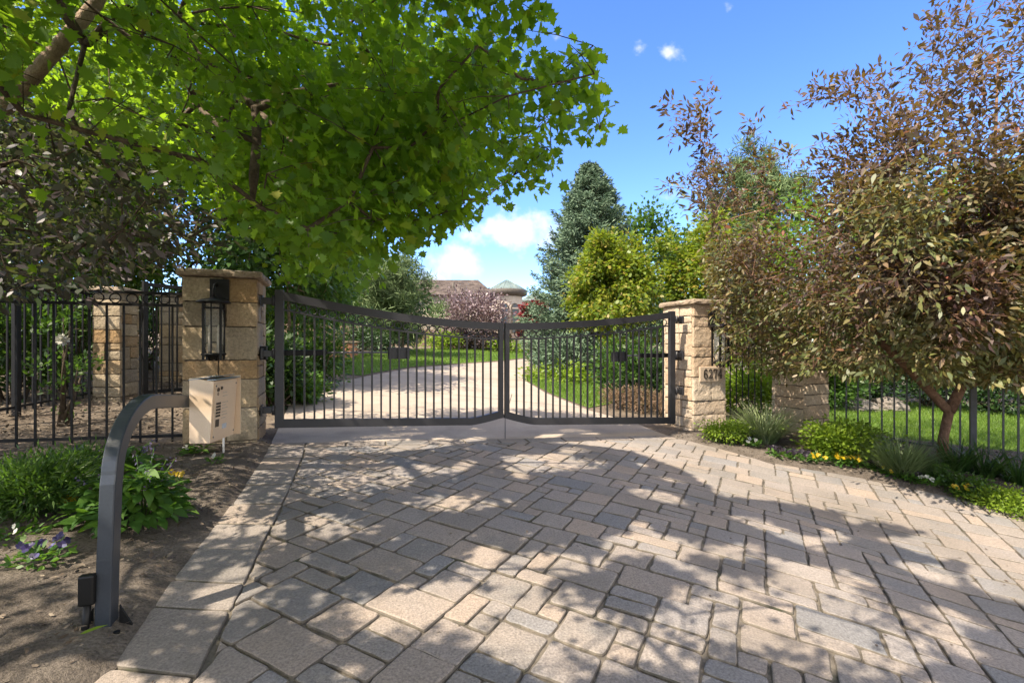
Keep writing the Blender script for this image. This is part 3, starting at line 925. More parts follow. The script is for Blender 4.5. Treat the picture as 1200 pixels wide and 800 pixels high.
def stone_face(mb, w, h, org, ux, un, rng, thick=.05, joint=.0065):
    """rock-faced stones on a face: org its lower corner, ux along it, un outwards"""
    org = Vector(org); ux = Vector(ux); un = Vector(un); uz = Vector((0, 0, 1))
    for x, z, cw, ch in ashlar(w, h, rng):
        j = joint * rng.uniform(.7, 1.4)
        x0, x1, z0, z1 = x + j * (x > .001), x + cw - j * (x + cw < w - .001), z + j, z + ch - j
        nx_ = max(4, int((x1 - x0) / .03)); nz_ = max(4, int((z1 - z0) / .03))
        base = rng.uniform(-.003, .006); tx, tz = rng.gauss(0, .02), rng.gauss(0, .02); sd = rng.uniform(0, 100)
        vs = []; fs = []
        for b in range(nz_ + 1):
            for a in range(nx_ + 1):
                fx, fz = a / nx_, b / nz_
                xx = x0 + (x1 - x0) * fx; zz = z0 + (z1 - z0) * fz
                e = min(fx, 1 - fx) == 0 or min(fz, 1 - fz) == 0
                d = base + tx * (fx - .5) * .4 * (x1 - x0) + tz * (fz - .5) * .4 * (z1 - z0)
                d += .006 * noise.fractal(Vector((xx * 8, zz * 8, sd)), .8, 2, 5) + .003 * noise.cell(Vector((xx * 13 + .5 * zz, zz * 17, sd)))
                if e: d -= .0035
                jx = rng.uniform(-.003, .003) if e else 0
                vs.append(org + ux * (xx + jx) + uz * (zz + (rng.uniform(-.003, .003) if e else 0)) + un * (thick + d))
        W = nx_ + 1
        for b in range(nz_):
            for a in range(nx_): fs.append((b * W + a, b * W + a + 1, (b + 1) * W + a + 1, (b + 1) * W + a))
        rim = [a for a in range(W)] + [b * W + nx_ for b in range(1, nz_ + 1)] + [nz_ * W + a for a in range(nx_ - 1, -1, -1)] + [b * W for b in range(nz_ - 1, 0, -1)]
        n0 = len(vs)
        for r_ in rim:
            p = vs[r_]; dd = (p - org).dot(un); vs.append(p - un * (dd - .0))
        m = len(rim)
        for k in range(m): fs.append((rim[k], n0 + k, n0 + (k + 1) % m, rim[(k + 1) % m]))
        mb.add(vs, fs)


def pier(name, label, cat, corner, rz, w, dp, h, smat, seed, cap_over=.04, cap_h=.07, group=None, sink=.12):
    """corner: the front-left corner on the ground; local x along the front, y to the back"""
    rng = random.Random(seed)
    t = thing(name, label, cat, corner, rz, group)
    T = .05
    core = MB(); core.box((w / 2, dp / 2, (h - sink) / 2), (w - 2 * T - .0, dp - 2 * T, h + sink - .002)); core.box((w / 2, dp / 2, (h - sink) / 2), (w - 2 * T + .064, dp - 2 * T + .064, h + sink - .02))
    core.build('mortar_core', M['mortar'], t)
    mb = MB(); H = h + sink
    stone_face(mb, w - .012, H, (.006, T, -sink), (1, 0, 0), (0, -1, 0), rng)
    stone_face(mb, dp - 2 * T, H, (T, dp - T, -sink), (0, -1, 0), (-1, 0, 0), rng)
    stone_face(mb, dp - 2 * T, H, (w - T, T, -sink), (0, 1, 0), (1, 0, 0), rng)
    stone_face(mb, w - .012, H, (w - .006, dp - T, -sink), (-1, 0, 0), (0, 1, 0), rng)
    mb.build('stonework', smat, t)
    # rock-faced cap
    cm = MB(); o = cap_over
    n = 9; ring = []
    per = [(-o + (w + 2 * o) * i / n, -o) for i in range(n)] + [(w + o, -o + (dp + 2 * o) * i / n) for i in range(n)] + [(w + o - (w + 2 * o) * i / n, dp + o) for i in range(n)] + [(-o, dp + o - (dp + 2 * o) * i / n) for i in range(n)]
    lev = [(0, -.012), (.012, .004), (cap_h * .5, .006), (cap_h * .85, -.002), (cap_h, -.02)]
    vs = []; fs = []; m = len(per)
    for z, e in lev:
        for (x, y) in per:
            d = Vector((x - w / 2, y - dp / 2)).normalized()
            q = e + rng.uniform(-.008, .008)
            vs.append((x + d.x * q, y + d.y * q, h + .002 + z + rng.uniform(-.004, .004)))
    for k in range(len(lev) - 1):
        for i in range(m): fs.append((k * m + i, k * m + (i + 1) % m, (k + 1) * m + (i + 1) % m, (k + 1) * m + i))
    vs += [(w / 2, dp / 2, h + cap_h + .012), (w / 2, dp / 2, h)]
    for i in range(m):
        fs.append(((len(lev) - 1) * m + i, (len(lev) - 1) * m + (i + 1) % m, len(vs) - 2)); fs.append(((i + 1) % m, i, len(vs) - 1))
    cm.add(vs, fs); cm.build('cap', M['capstone'], t)
    return t


LPX, LPY, LW = -3.16, 4.63, .648
LPZ = gz(LPX, LPY) - .02
LH = 1.93 - LPZ
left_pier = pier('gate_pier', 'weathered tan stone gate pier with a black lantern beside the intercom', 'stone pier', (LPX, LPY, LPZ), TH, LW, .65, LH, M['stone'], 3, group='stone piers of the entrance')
RPX, RPY, RW = 2.5, 6.65, .56
RPZ = gz(RPX, RPY) - .02
RH = 1.83 - RPZ
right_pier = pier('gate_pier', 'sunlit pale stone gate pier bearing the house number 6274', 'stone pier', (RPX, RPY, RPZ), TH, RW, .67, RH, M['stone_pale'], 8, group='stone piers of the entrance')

# number plaque
pl = MB(); pz = .765 - RPZ
pl.box((.30, -.004, pz + .10), (.42, .034, .205), bev=.006); plq = pl.build('number_plaque', M['plaque'], right_pier)


def digits(text, h, x0, z0, y, gap):
    """slab numerals as raised strokes in the x-z plane"""
    W, T_ = h * .50, h * .13
    mb = MB()
    def stroke(pts, th):
        pts = [Vector((p[0], 0, p[1])) for p in pts]
        for i in range(len(pts)):
            pass
        mb.strip([Vector((x + p.x * W, y, z0 + p.z * h)) for p in pts], .012, th * h, (0, 1, 0))
    def arc(cx, cz, rx, rz_, a0, a1, n=14):
        return [(cx + rx * math.cos(R(a0 + (a1 - a0) * k / n)), cz + rz_ * math.sin(R(a0 + (a1 - a0) * k / n))) for k in range(n + 1)]
    x = x0
    for ch in text:
        if ch == '6':
            stroke(arc(.5, .29, .40,   .24, 0, 360, 22), .10)
            stroke(arc(.56, .5, .46, .45, 70, 180) + arc(.5, .29, .40, .24, 180, 190, 2), .11); stroke([(.66, .86), (.86, .86)], .14)
        elif ch == '2':
            stroke(arc(.48, .70, .36, .25, 165, -20) + [(.45, .32), (.12, .07)], .105); stroke([(.06, .07), (.92, .07)], .11); stroke([(.86, .07), (.90, .25)], .10)
        elif ch == '7':
            stroke([(.03, .92), (.97, .92)], .16); stroke([(.09, .93), (.06, .70)], .13); stroke([(.90, .90), (.60, .5), (.42, .03)], .11)
        elif ch == '4':
            stroke([(.68, .0), (.68, .97)], .115); stroke([(.66, .95), (.06, .32)], .09); stroke([(.02, .30), (.98, .30)], .11); stroke([(.48, .03), (.90, .03)], .07)
        x += W + gap
    return mb


digits('6274', .136, .148, pz + .038, -.0235, .016).build('numerals', M['ink'], plq)


# ------------------------------------------------------------------ lantern
def lantern(label, pier_obj, u, ztop, grp):
    """wall lantern whose backplate's top is at local height ztop of the pier"""
    base = pier_obj.matrix_basis if False else None
    loc = Vector(pier_obj.location) + E1 * u + Vector((0, 0, ztop)) - E2 * .006
    t = thing('wall_lantern', label, 'lantern', loc, TH, grp)
    b = MB(); b.box((.02, -.012, -.11), (.165, .03, .22), bev=.004); b.build('backplate', M['black'], t)
    C = Vector((0, -.16, 0))
    a = MB()
    a.tube([(0.0, -.02, -.07), (0, -.07, -.055), (0, -.13, -.07), (0, -.16, -.12), (0, -.16, -.20)], .011, 8)
    a.build('arm', M['black'], t)
    r = MB(); r.lathe([(.02, -.185), (.035, -.20), (.105, -.215), (.142, -.232), (.146, -.246), (.12, -.25)], C, 24); r.build('lantern_roof', M['black'], t)
    f = MB(); zt, zb = -.25, -.73
    for k in range(4):
        an = R(45 + 90 * k); x, y = .10 * math.cos(an), .10 * math.sin(an)
        f.bar(C + Vector((x, y, zt)), C + Vector((x, y, zb - .05)), .020, .020)
        f.tube([C + Vector((x, y, zb - .0)), C + Vector((x * .55, y * .55, zb - .015)), C + Vector((x * .35, y * .35, zb - .06))], .010, 6)
    f.ring(C + Vector((0, 0, zb)), .095, .012, (1, 0, 0), (0, 1, 0), 24); f.ring(C + Vector((0, 0, -.30)), .093, .007, (1, 0, 0), (0, 1, 0), 24)
    f.bar(C + Vector((0, -.1, zt)), C + Vector((0, -.1, zb)), .012, .008); f.lathe([(.02, zb - .05), (.045, zb - .02), (.09, zb - .006), (.09, zb + .01)], C, 20)
    f.build('frame', M['black'], t)
    gl = MB(); gl.lathe([(.078, zb + .013), (.082, -.5), (.078, -.256)], C, 28); gl.build('glass', M['glass'], t)
    for x in (-.03, .035):
        c = MB(); c.lathe([(.012, zb + .013), (.012, zb + .20), (.008, zb + .205)], C + Vector((x, 0, 0)), 10); c.lathe([(.010, zb + .206), (.014, zb + .235), (.003, zb + .28)], C + Vector((x, 0, 0)), 10); c.build('candle', M['candle'], t)
    return t


lantern('black lantern with clear glass cylinder on the weathered left pier', left_pier, .30, LH - .02, 'black wall lanterns')
lantern('black lantern half hidden by purple leaves on the number pier', right_pier, .30, RH - .07, 'black wall lanterns')


# ------------------------------------------------------------------ the double gate
HL = Vector((-2.45, 5.0, 0)); HR = Vector((2.25, 6.71, 0)); MIDL = HL + (HR - HL) * .5
GLEN = (HR - HL).length; LEAF = GLEN / 2 - .012
gth = math.atan2(HR.y - HL.y, HR.x - HL.x)


def gate_leaf(label, hinge, sgn, top, bot, hinges):
    """top, bot: functions of t in 0..1 from the hinge to the meeting stile, world heights"""
    t = thing('driveway_gate', label, 'gate', (hinge.x, hinge.y, 0), gth, 'leaves of the double driveway gate')
    X = lambda u: sgn * u
    HS, MS, TB, BB, D = .085, .055, .085, .085, .05
    n = 24
    f = MB()
    pts = [Vector((X(LEAF * k / n), 0, top(k / n) - TB / 2)) for k in range(n + 1)]
    f.strip(pts, D, TB, (0, 1, 0))
    ks = [0, .2, .4, .6, .78, .84, .87, .9, .93, .96, 1]
    f.strip([Vector((X(LEAF * k), 0, bot(k) + BB / 2)) for k in ks], D, BB, (0, 1, 0))
    f.box((X(HS / 2), 0, (top(0) + bot(0)) / 2), (HS, D + .006, top(0) - bot(0) + .004), bev=.003)
    f.box((X(LEAF - MS / 2), 0, (top(1) + bot(1)) / 2), (MS, D + .006, top(1) - bot(1) + .004), bev=.003)
    f.build('gate_frame', M['gate'], t)
    RB_ = .098
    sub = lambda u: top(u) - TB - RB_
    r = MB(); r.strip([Vector((X(LEAF * (.02 + .96 * k / n)), 0, sub(k / n) - .010)) for k in range(n + 1)], .022, .02, (0, 1, 0)); r.build('rail', M['gate'], t)
    p = MB(); c = MB()
    clear = LEAF - HS - MS; nb = 24
    for k in range(1, nb):
        u = (HS + clear * k / nb) / LEAF
        p.bar((X(u * LEAF), 0, bot(u) + BB - .005), (X(u * LEAF), 0, sub(u) - .012), .019, .019, (1, 0, 0))
    for k in range(nb - 1):
        u = (HS + clear * (k + .75) / nb) / LEAF + .004
        c.ring((X(u * LEAF), 0, top(u) - TB - RB_ / 2), .040, .0065, (1, 0, 0), (0, 0, 1), 20, 6)
    p.build('picket_infill', M['gate'], t); c.build('ring_band', M['gate'], t)
    for z in hinges:
        h = MB(); h.box((-X(.055), .0, z), (.11, .06, .065), bev=.004); h.box((-X(.118), .0, z), (.02, .10, .11), bev=.003); h.tube([(-X(.012), -.038, z - .05), (-X(.012), -.038, z + .05)], .014, 8)
        h.build('hinge', M['gate'], t)
    return t


zc = 1.536
topL = lambda t: zc + (1.835 - zc) * (1 - t) ** 1.75
botL = lambda t: .415 + (.325 - .415) * t / .86 if t < .84 else .325 + (.398 - .325) * ((t - .84) / .16) ** 1.3
topR = lambda t: zc + (1.735 - zc) * (1 - t) ** 1.75
botR = lambda t: .185 + (.285 - .185) * t / .86 if t < .84 else .285 + (.388 - .285) * ((t - .84) / .16) ** 1.3
gate_leaf('tall charcoal gate leaf hung beside the lantern pier', HL, 1, topL, botL, (1.72, 1.18, .60))
gate_leaf('charcoal gate leaf hung from the sunlit pier numbered 6274', HR, -1, topR, botR, (1.62, 1.13, .63))


def operator(label, hinge, sgn, z, reach, plate_w):
    t = thing('gate_operator', label, 'gate motor', (hinge.x, hinge.y, z), gth, 'swing arms of the gate motor')
    a = MB(); a.box((sgn * .25, .09, 0), (.5, .055, .06), bev=.006); a.build('motor_arm', M['fence'], t)
    rd = MB(); rd.tube([(sgn * .49, .09, 0), (sgn * (reach - plate_w / 2), .075, 0)], .011, 8); rd.build('piston_rod', M['grey_steel'], t)
    b = MB(); b.box((-sgn * .13, .10, 0), (.09, .10, .14), bev=.004); b.bar((-sgn * .13, .1, 0), (sgn * .02, .09, 0), .03, .03); b.build('bracket', M['fence'], t)
    p = MB(); p.box((sgn * reach, .045, -.01), (plate_w, .035, .13), bev=.004); p.build('mounting_plate', M['gate'], t)
    return t


operator('black swing arm motor behind the leaf at the lantern pier', HL, 1, 1.185, 1.26, .24)
operator('black swing arm motor behind the leaf at the number pier', HR, -1, 1.125, .86, .22)


# ------------------------------------------------------------------ iron fences
def fence(label, a, b, h, posts=(), gap=.105, rings=True, lift=.08, mat='fence', bar=.016, extra_rail=True, top_of=None):
    """iron fence from a to b (xy); the pickets follow the ground, the rails run straight"""
    a, b = Vector(a), Vector(b); L = (b - a).length; d = (b - a).normalized(); rz = math.atan2(d.y, d.x)
    za, zb = gz(*a), gz(*b)
    t = thing('iron_fence', label, 'fence', (a.x, a.y, za), rz)
    bot = lambda s: gz(*(a + d * s)) - za + lift
    tz = (lambda s: (h + (zb - za) * s / L)) if top_of is None else (lambda s: top_of[0] + (top_of[1] - top_of[0]) * s / L - za)
    for o in ((0, -.115) if rings else (0,)):
        r = MB(); r.bar((0, 0, tz(0) + o), (L, 0, tz(L) + o), .03, .026, (0, 1, 0)); r.build('rail', M[mat], t)
    r = MB(); r.bar((0, 0, bot(0) + .03), (L, 0, bot(L) + .03), .03, .026, (0, 1, 0)); r.build('rail', M[mat], t)
    p = MB(); c = MB(); n = int(L / gap); o = L / n
    for k in range(1, n):
        s = k * o
        p.bar((s, 0, bot(s) - .03), (s, 0, tz(s) - (.10 if rings else -.0)), bar, bar, (1, 0, 0))
    if rings:
        for k in range(n):
            s = (k + .5) * o
            c.ring((s, 0, tz(s) - .0575), .043, .006, (1, 0, 0), (0, 0, 1), 18, 5)
        c.build('ring_band', M[mat], t)
    p.build('picket_infill', M[mat], t)
    for s in posts:
        q = MB(); q.box((s, 0, (tz(s) + .03 - .05 + bot(s) - .2) / 2), (.062, .062, tz(s) + .03 - bot(s) + .25), bev=.004); q.box((s, 0, tz(s) + .04), (.074, .074, .018), bev=.004); q.build('post', M[mat], t)
    return t


fdir = Vector((LPX, LPY)) - Vector((-4.75, 4.15))
fa = Vector((-6.4, 3.45)); fb = Vector((LPX - .02, LPY + .12))
fence('black iron fence with a ring band left of the lantern pier', fa, fb, 1.45, (.05, 1.6), gap=.128, top_of=(1.76, 1.765))
PA = G(108, 470).xy
fence('black iron fence running back into the shade to the garden pier', Vector((-5.62, 4.1)), Vector((PA.x - .05, PA.y + .2)), 1.5, (.9, 1.55), gap=.11, rings=False)
pier('garden_pier', 'shaded stone pier seen through the left iron fence, nearer the fence', 'stone pier', (PA.x, PA.y, gz(*PA) - .02), R(12), .34, .5, 1.55, M['stone'], 15, group='stone piers of the entrance')
PB = G(186, 447).xy
pier('garden_pier', 'shaded stone pier deep in the left garden beyond the narrow gate', 'stone pier', (PB.x, PB.y, gz(*PB) - .02), R(12), .5, .5, 1.58, M['stone'], 16, group='stone piers of the entrance')
sg = thing('side_gate', 'narrow black iron gate standing open between the shaded garden piers', 'gate', (PA.x + .55, PA.y + .25, gz(PA.x + .55, PA.y + .25)), R(62))
q = MB()
for s in (0, 1.5): q.box((s, 0, .85), (.06, .06, 1.75), bev=.004)
q.bar((0, 0, 1.68), (1.5, 0, 1.68), .04, .05, (0, 1, 0)); q.bar((0, 0, .12), (1.5, 0, .12), .04, .05, (0, 1, 0)); q.build('gate_frame', M['fence'], sg)
q = MB()
for k in range(1, 14): q.bar((1.5 * k / 14, 0, .12), (1.5 * k / 14, 0, 1.68), .016, .016, (1, 0, 0))
q.build('picket_infill', M['fence'], sg)

# right side
SP = Vector((3.9, 6.4)); sth = R(27)
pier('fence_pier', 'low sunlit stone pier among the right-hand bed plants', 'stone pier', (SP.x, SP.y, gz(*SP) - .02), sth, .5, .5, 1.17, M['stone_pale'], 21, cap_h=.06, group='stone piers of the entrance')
fence('short black iron fence between the number pier and the low pier', Vector((3.06, 6.98)), Vector((3.62, 6.86)), 1.25, (), gap=.08, rings=False, bar=.014)
fence('iron fence along the right-hand lawn behind the purple tree', Vector((4.42, 6.86)), Vector((8.6, 4.35)), 1.22, (1.57, 3.7), gap=.13, rings=False, bar=.018, mat='rail_grey')

# ------------------------------------------------------------------ intercom pedestal
IB = G(131, 735); ID = P(222, 472, 2.95)
ih = Vector((ID.x - IB.x, ID.y - IB.y)); il = ih.length; irz = math.atan2(ih.y, ih.x)
ic = thing('intercom_pedestal', 'curved dark steel post carrying a stainless keypad intercom', 'intercom', IB, irz)
za = ID.z - IB.z
pts = [Vector((0, 0, -.05)), Vector((0, 0, .3)), Vector((.03, 0, .55))]
rad = .19
Hs = za - rad
zt_ = za + .075
pts = [Vector((-.05, 0, -.05)), Vector((-.03, 0, .3)), Vector((-.005, 0, zt_ - .30))]
for k in range(1, 29):
    a = R(97 * k / 28); pts.append(Vector((.005 + .36 * (1 - math.cos(a)), 0, zt_ - .28 + .28 * math.sin(a))))
pts.append(Vector((il + .05, 0, za + .005)))
q = MB(); q.strip(pts, .056, .072, (0, 1, 0)); pst = q.build('post', M['post'], ic)
mod = pst.modifiers.new('edge', 'BEVEL'); mod.width = .006; mod.segments = 2; mod.limit_method = 'ANGLE'
q = MB(); q.box((-.05, 0, .012), (.15, .15, .022), bev=.004)
for sx, sy in ((-1, -1), (1, -1), (1, 1), (-1, 1)): q.prism([(-.05 + sx * .060 + .012 * math.cos(R(60 * k)), sy * .060 + .012 * math.sin(R(60 * k))) for k in range(6)], .02, .035)
for sy in (-1, 1): q.add([(-.05, sy * .045, .02), (-.05, sy * .09, .02), (-.05, sy * .045, .11), (-.04, sy * .045, .02), (-.04, sy * .09, .02), (-.04, sy * .045, .11)], [(0, 1, 2), (3, 5, 4), (0, 3, 4, 1), (1, 4, 5, 2), (2, 5, 3, 0)])
q.build('foot_plate', M['black'], ic)
q = MB(); q.box((-.075, .05, .20), (.035, .055, .12), bev=.008); q.tube([(-.075, .05, .15), (-.08, .055, .06), (-.085, .06, .0)], .014, 8); q.build('junction_box', M['black'], ic)
# keypad box: local frame turned so that its face looks at the drive
bx_c = P(246, 482, 2.98); 
box_rz = R(96)        # heading of the face's width, away to the right
inv = Matrix.Translation(IB) @ Matrix.Rotation(irz, 4, 'Z')
inv = inv.inverted()
bw = Matrix.Translation(P(246, 481, 2.84)) @ Matrix.Rotation(box_rz, 4, 'Z')   # lower-left front edge at mid height
BM = inv @ bw


def bpart(mb, name, mat, par):
    o = mb.build(name, mat, par)
    for v_ in o.data.vertices:
        if name not in ('keypad_box', 'hood', 'side_flange'): v_.co.y -= .022 * (v_.co.z + H_ / 2) / (H_ - .02)
        v_.co = BM @ v_.co
    return o


W_, H_, D_ = .30, .385, .115
q = MB()   # body: x along the face, y backwards (left), z up; the top leans forward a little
fr = [(0, -H_ / 2), (.0, H_ / 2)]
q.add([(0, 0, -H_ / 2), (W_, 0, -H_ / 2), (W_, D_, -H_ / 2), (0, D_, -H_ / 2), (0, -.022, H_ / 2 - .02), (W_, -.022, H_ / 2 - .02), (W_, D_, H_ / 2), (0, D_, H_ / 2)],
      [(3, 2, 1, 0), (4, 5, 6, 7), (0, 1, 5, 4), (1, 2, 6, 5), (2, 3, 7, 6), (3, 0, 4, 7)])
kb = bpart(q, 'keypad_box', M['steel'], ic)
md = kb.modifiers.new('edge', 'BEVEL'); md.width = .003; md.segments = 2
q = MB(); q.box((W_ / 2, -.012, H_ / 2 - .012), (W_ + .008, .05, .006)); q.box((W_ / 2, D_ / 2, H_ / 2 - .004), (W_ + .006, D_ + .006, .004), Matrix.Rotation(R(-7.5), 3, 'X')); bpart(q, 'hood', M['steel_dark'], kb)
q = MB(); q.box((W_ + .004, -.010, 0), (.004, .06, H_ * .99)); bpart(q, 'side_flange', M['steel'], kb)
FS = -.0035
q = MB(); q.box((W_ / 2, FS + .001, -.01), (W_ - .03, .004, H_ - .06)); bpart(q, 'faceplate', M['steel'], kb)
q = MB()
for r_ in range(5):
    for c_ in range(3): q.box((.042 + c_ * .018, FS - .003, .035 - r_ * .0185), (.0115, .006, .0115), bev=.001)
bpart(q, 'keypad', M['ink'], kb)
q = MB(); q.tube([(.088, FS - .001, .125), (.088, FS - .006, .125)], .010, 12); q.tube([(.088, FS - .006, .125), (.088, FS - .008, .125)], .005, 12); bpart(q, 'camera_lens', M['ink'], kb)
q = MB(); q.ring((.05, FS - .002, .118), .011, .0025, (1, 0, 0), (0, 0, 1), 16, 5); q.box((.05, FS - .002, .118), (.005, .003, .012)); q.ring((.05, FS - .002, .092), .007, .0015, (1, 0, 0), (0, 0, 1), 12, 5); bpart(q, 'speaker', M['ink'], kb)
q = MB()
q.box((.058, FS - .002, -.082), (.040, .004, .044))
bpart(q, 'card_reader', M['ink'], kb)
q = MB()
for z_, w_ in ((.095, .05), (.075, .06), (.035, .07), (.018, .05), (.0, .07), (-.022, .06), (-.04, .07), (-.06, .05)): q.box((.12 + w_ / 2 - .01, FS - .0012, z_), (w_, .001, .005))
bpart(q, 'lettering', M['faint_ink'], kb)
for x_, z_ in ((.022, .142), (W_ - .024, .142), (.022, -.160), (W_ - .024, -.160)):
    q = MB(); q.tube([(x_, FS, z_), (x_, FS - .004, z_)], .0055, 10); bpart(q, 'screw', M['grey_steel'], kb)
q = MB(); q.box((.15, FS - .0015, -.112), (.052, .002, .030)); bpart(q, 'sticker', M['sticker'], kb)

sp = G(262, 537)
q = MB(); q.tube([(0, 0, -.05), (0, 0, .24)], .009, 8); q.tube([(0, 0, .24), (0, 0, .25)], [.011, .008], 8)
st = q.build('marker_stake', M['white'], None, label='thin white plastic stake in the soil before the lantern pier', cat='stake'); st.location = sp

# ------------------------------------------------------------------ the maple over the drive
MAPLE_SIL = [(-300, -400), (900, -400), (720, -120), (636, -5), (641, 8), (654, 30), (643, 50), (660, 58), (680, 48), (702, 55), (704, 86), (722, 120), (715, 150), (703, 169), (678, 178), (655, 162), (662, 187), (644, 204),
             (662, 215), (640, 233), (612, 226), (600, 230), (589, 248), (576, 232), (560, 240), (549, 263), (522, 270), (511, 285), (500, 297), (470, 292), (462, 310), (448, 335), (430, 352), (400, 342), (372, 330), (345, 334), (318, 342), (300, 333), (275, 312), (262, 308), (225, 308), (205, 335), (150, 350), (0, 352), (-300, 380)]
lit_px = [(640, 519), (700, 524), (740, 530), (800, 555), (860, 588), (930, 596), (1000, 612), (1085, 636), (1128, 668), (1115, 690), (1150, 715), (1260, 740), (1300, 600), (1200, 603), (796, 512)]
LIT = [tuple(G(*p).xy) for p in lit_px]
SUNK = np.array([SUN.x / SUN.z, SUN.y / SUN.z])
patch_px = [(560, 720, 150, 45), (700, 760, 160, 40), (880, 720, 130, 45), (450, 560, 70, 14), (540, 590, 60, 12), (650, 545, 70, 9), (250, 560, 40, 22), (330, 545, 90, 10), (160, 690, 50, 30), (1000, 760, 130, 50), (420, 525, 110, 8), (400, 620, 60, 12), (620, 660, 60, 14), (760, 640, 60, 12), (840, 650, 60, 14), (960, 690, 70, 18), (60, 720, 70, 16), (245, 590, 50, 26), (60, 655, 50, 14), (120, 600, 60, 20), (40, 580, 60, 20), (140, 500, 100, 10), (60, 515, 60, 9), (290, 470, 30, 60), (180, 640, 30, 14)]


def maple_keep(hole, lit=True):
    def f(pos, rng):
        px, py = proj(pos)
        px = px + rng.normal(size=len(pos)) * 4; py = py + rng.normal(size=len(pos)) * 4
        d = pos[:, 1]
        infr = (d > .2) & (px > -60) & (px < 1260) & (py > -60) & (py < 860)
        ok = np.where(infr, in_poly(px, py, MAPLE_SIL) & (np.linalg.norm(pos - np.array([0, 0, CAMZ]), axis=1) > 2.35), pos[:, 2] > 2.2)
        thin = infr & (py > 110 + .55 * px) & (px < 330) & (py < 352)
        ok &= ~(thin & (rng.uniform(size=len(pos)) < .88)) & ~(infr & (px < 260) & (rng.uniform(size=len(pos)) < .35)) & ~((pos[:, 0] < -3.0) & (rng.uniform(size=len(pos)) < .5))
        stub = infr & (d < 3.4) & (px > 276) & (px < 318) & (py > 112) & (py < 246)
        lx = 112 - (py - 5) * .87; limb = infr & (d < 3.4) & (np.abs(px - lx) < 20) & (py < 135)
        ok &= ~((stub | limb) & (rng.uniform(size=len(pos)) < .9))
        # where the shade falls
        h = pos[:, 2] - .05
        sx = pos[:, 0] - SUNK[0] * h; sy = pos[:, 1] - SUNK[1] * h
        ok &= ~in_poly(sx, sy, LIT)
        zz = g(sx, sy); dd = np.maximum(sy, .3)
        gx = CX + sx / dd * F; gy = HY - (zz - CAMZ) / dd * F
        for cx, cy, a, b in patch_px:
            e = ((gx - cx) / a) ** 2 + ((gy - cy) / b) ** 2
            ok &= ~((e < 1) & (rng.uniform(size=len(pos)) < .93 * (1 - e * .35)))
        nz = np.array([noise.noise(Vector((x * 2.8, y * 2.8, .3))) for x, y in zip(sx, sy)])
        ok &= (nz < hole)
        return ok
    return f


rng = np.random.default_rng(21)
N = 30000
cand = np.stack([rng.uniform(-6.6, 1.3, N), rng.uniform(-2.2, 5.6, N), rng.uniform(1.6, 6.0, N)], 1)
c0 = np.array([-2.5, 2.1, 3.55]); rr = np.array([3.7, 3.9, 1.95])
e = (((cand - c0) / rr) ** 2).sum(1)
cand = cand[(e < 1) & ((e > .25) | (rng.uniform(size=N) < .5))]
nz = np.array([noise.fractal(Vector((p[0] * 1.25, p[1] * 1.25, p[2] * 2.0)), 1, 2, 2) for p in cand]); cand = cand[nz > -.02]
cand = cand[maple_keep(.5)(cand, rng)]
# thin so that clumps keep apart
sel = []
for p in cand:
    if all((p[0] - q[0]) ** 2 + (p[1] - q[1]) ** 2 + (p[2] - q[2]) ** 2 > .13 ** 2 for q in sel[-4000:]): sel.append(p)
    if len(sel) >= 1750: break
mt = np.array(sel)
mb_ = Vector((-4.5, 3.0, gz(-4.5, 3.0)))


def maple_extra(t):
    q = MB(); o = Vector(t.location)
    a, b = P(300, 128, 3.3), P(296, 240, 3.25)
    q.tube([P(318, 118, 3.3) - o, a - o, a.lerp(b, .35) + Vector((.012, 0, 0)) - o, a.lerp(b, .7) - o, b - o], [.02, .034, .03, .032, .012], 9)
    q.tube([a - o, P(270, 100, 3.4) - o, P(215, 60, 3.5) - o], [.026, .03, .034], 8); q.tube([P(302, 128, 3.3) - o, P(345, 108, 3.3) - o, P(400, 98, 3.3) - o], [.024, .02, .012], 8)
    q.tube([P(298, 165, 3.3) - o, P(262, 152, 3.3) - o, P(235, 128, 3.35) - o], [.022, .02, .015], 8); q.tube([P(306, 133, 3.3) - o, P(335, 160, 3.25) - o, P(360, 182, 3.2) - o], [.018, .014, .008], 7)
    q.build('dead_stub', M['bark'], t)
    q = MB(); q.tube([P(-170, 230, 3.2) - o, P(-60, 170, 3.2) - o, P(10, 122, 3.2) - o, P(60, 65, 3.25) - o, P(112, 5, 3.35) - o, P(150, -70, 3.5) - o], [.06, .054, .049, .045, .042, .04], 10); q.build('limb', M['bark_tan'], t)


tree('maple_tree', 'large green maple arching over the drive from the left', mb_, [mb_ + Vector((0, 0, -.1)), mb_ + Vector((.1, 0, .9)), mb_ + Vector((.25, .0, 1.7)), Vector((-3.9, 2.9, 2.7)), Vector((-3.3, 2.7, 3.5))],
     mt, 104, .135, .059, T_MAPLE, M['maple'], M['bark'], tip=.0042, rmax=.19, power=.45, twigs=4, seed=31, keep=maple_keep(.215), extra=maple_extra, droop=.45, upn=1.0, step=.3)

# ------------------------------------------------------------------ purple-leaved tree at the left
PLUM_SIL = [(-400, 60), (-20, 90), (40, 120), (110, 140), (170, 190), (235, 250), (300, 268), (312, 278), (280, 296), (225, 300), (160, 318), (115, 348), (60, 345), (0, 352), (-400, 420)]


def plum_keep(pos, rng):
    px, py = proj(pos)
    return in_poly(px + rng.normal(size=len(pos)) * 5, py + rng.normal(size=len(pos)) * 5, PLUM_SIL) & (pos[:, 2] > 1.35)


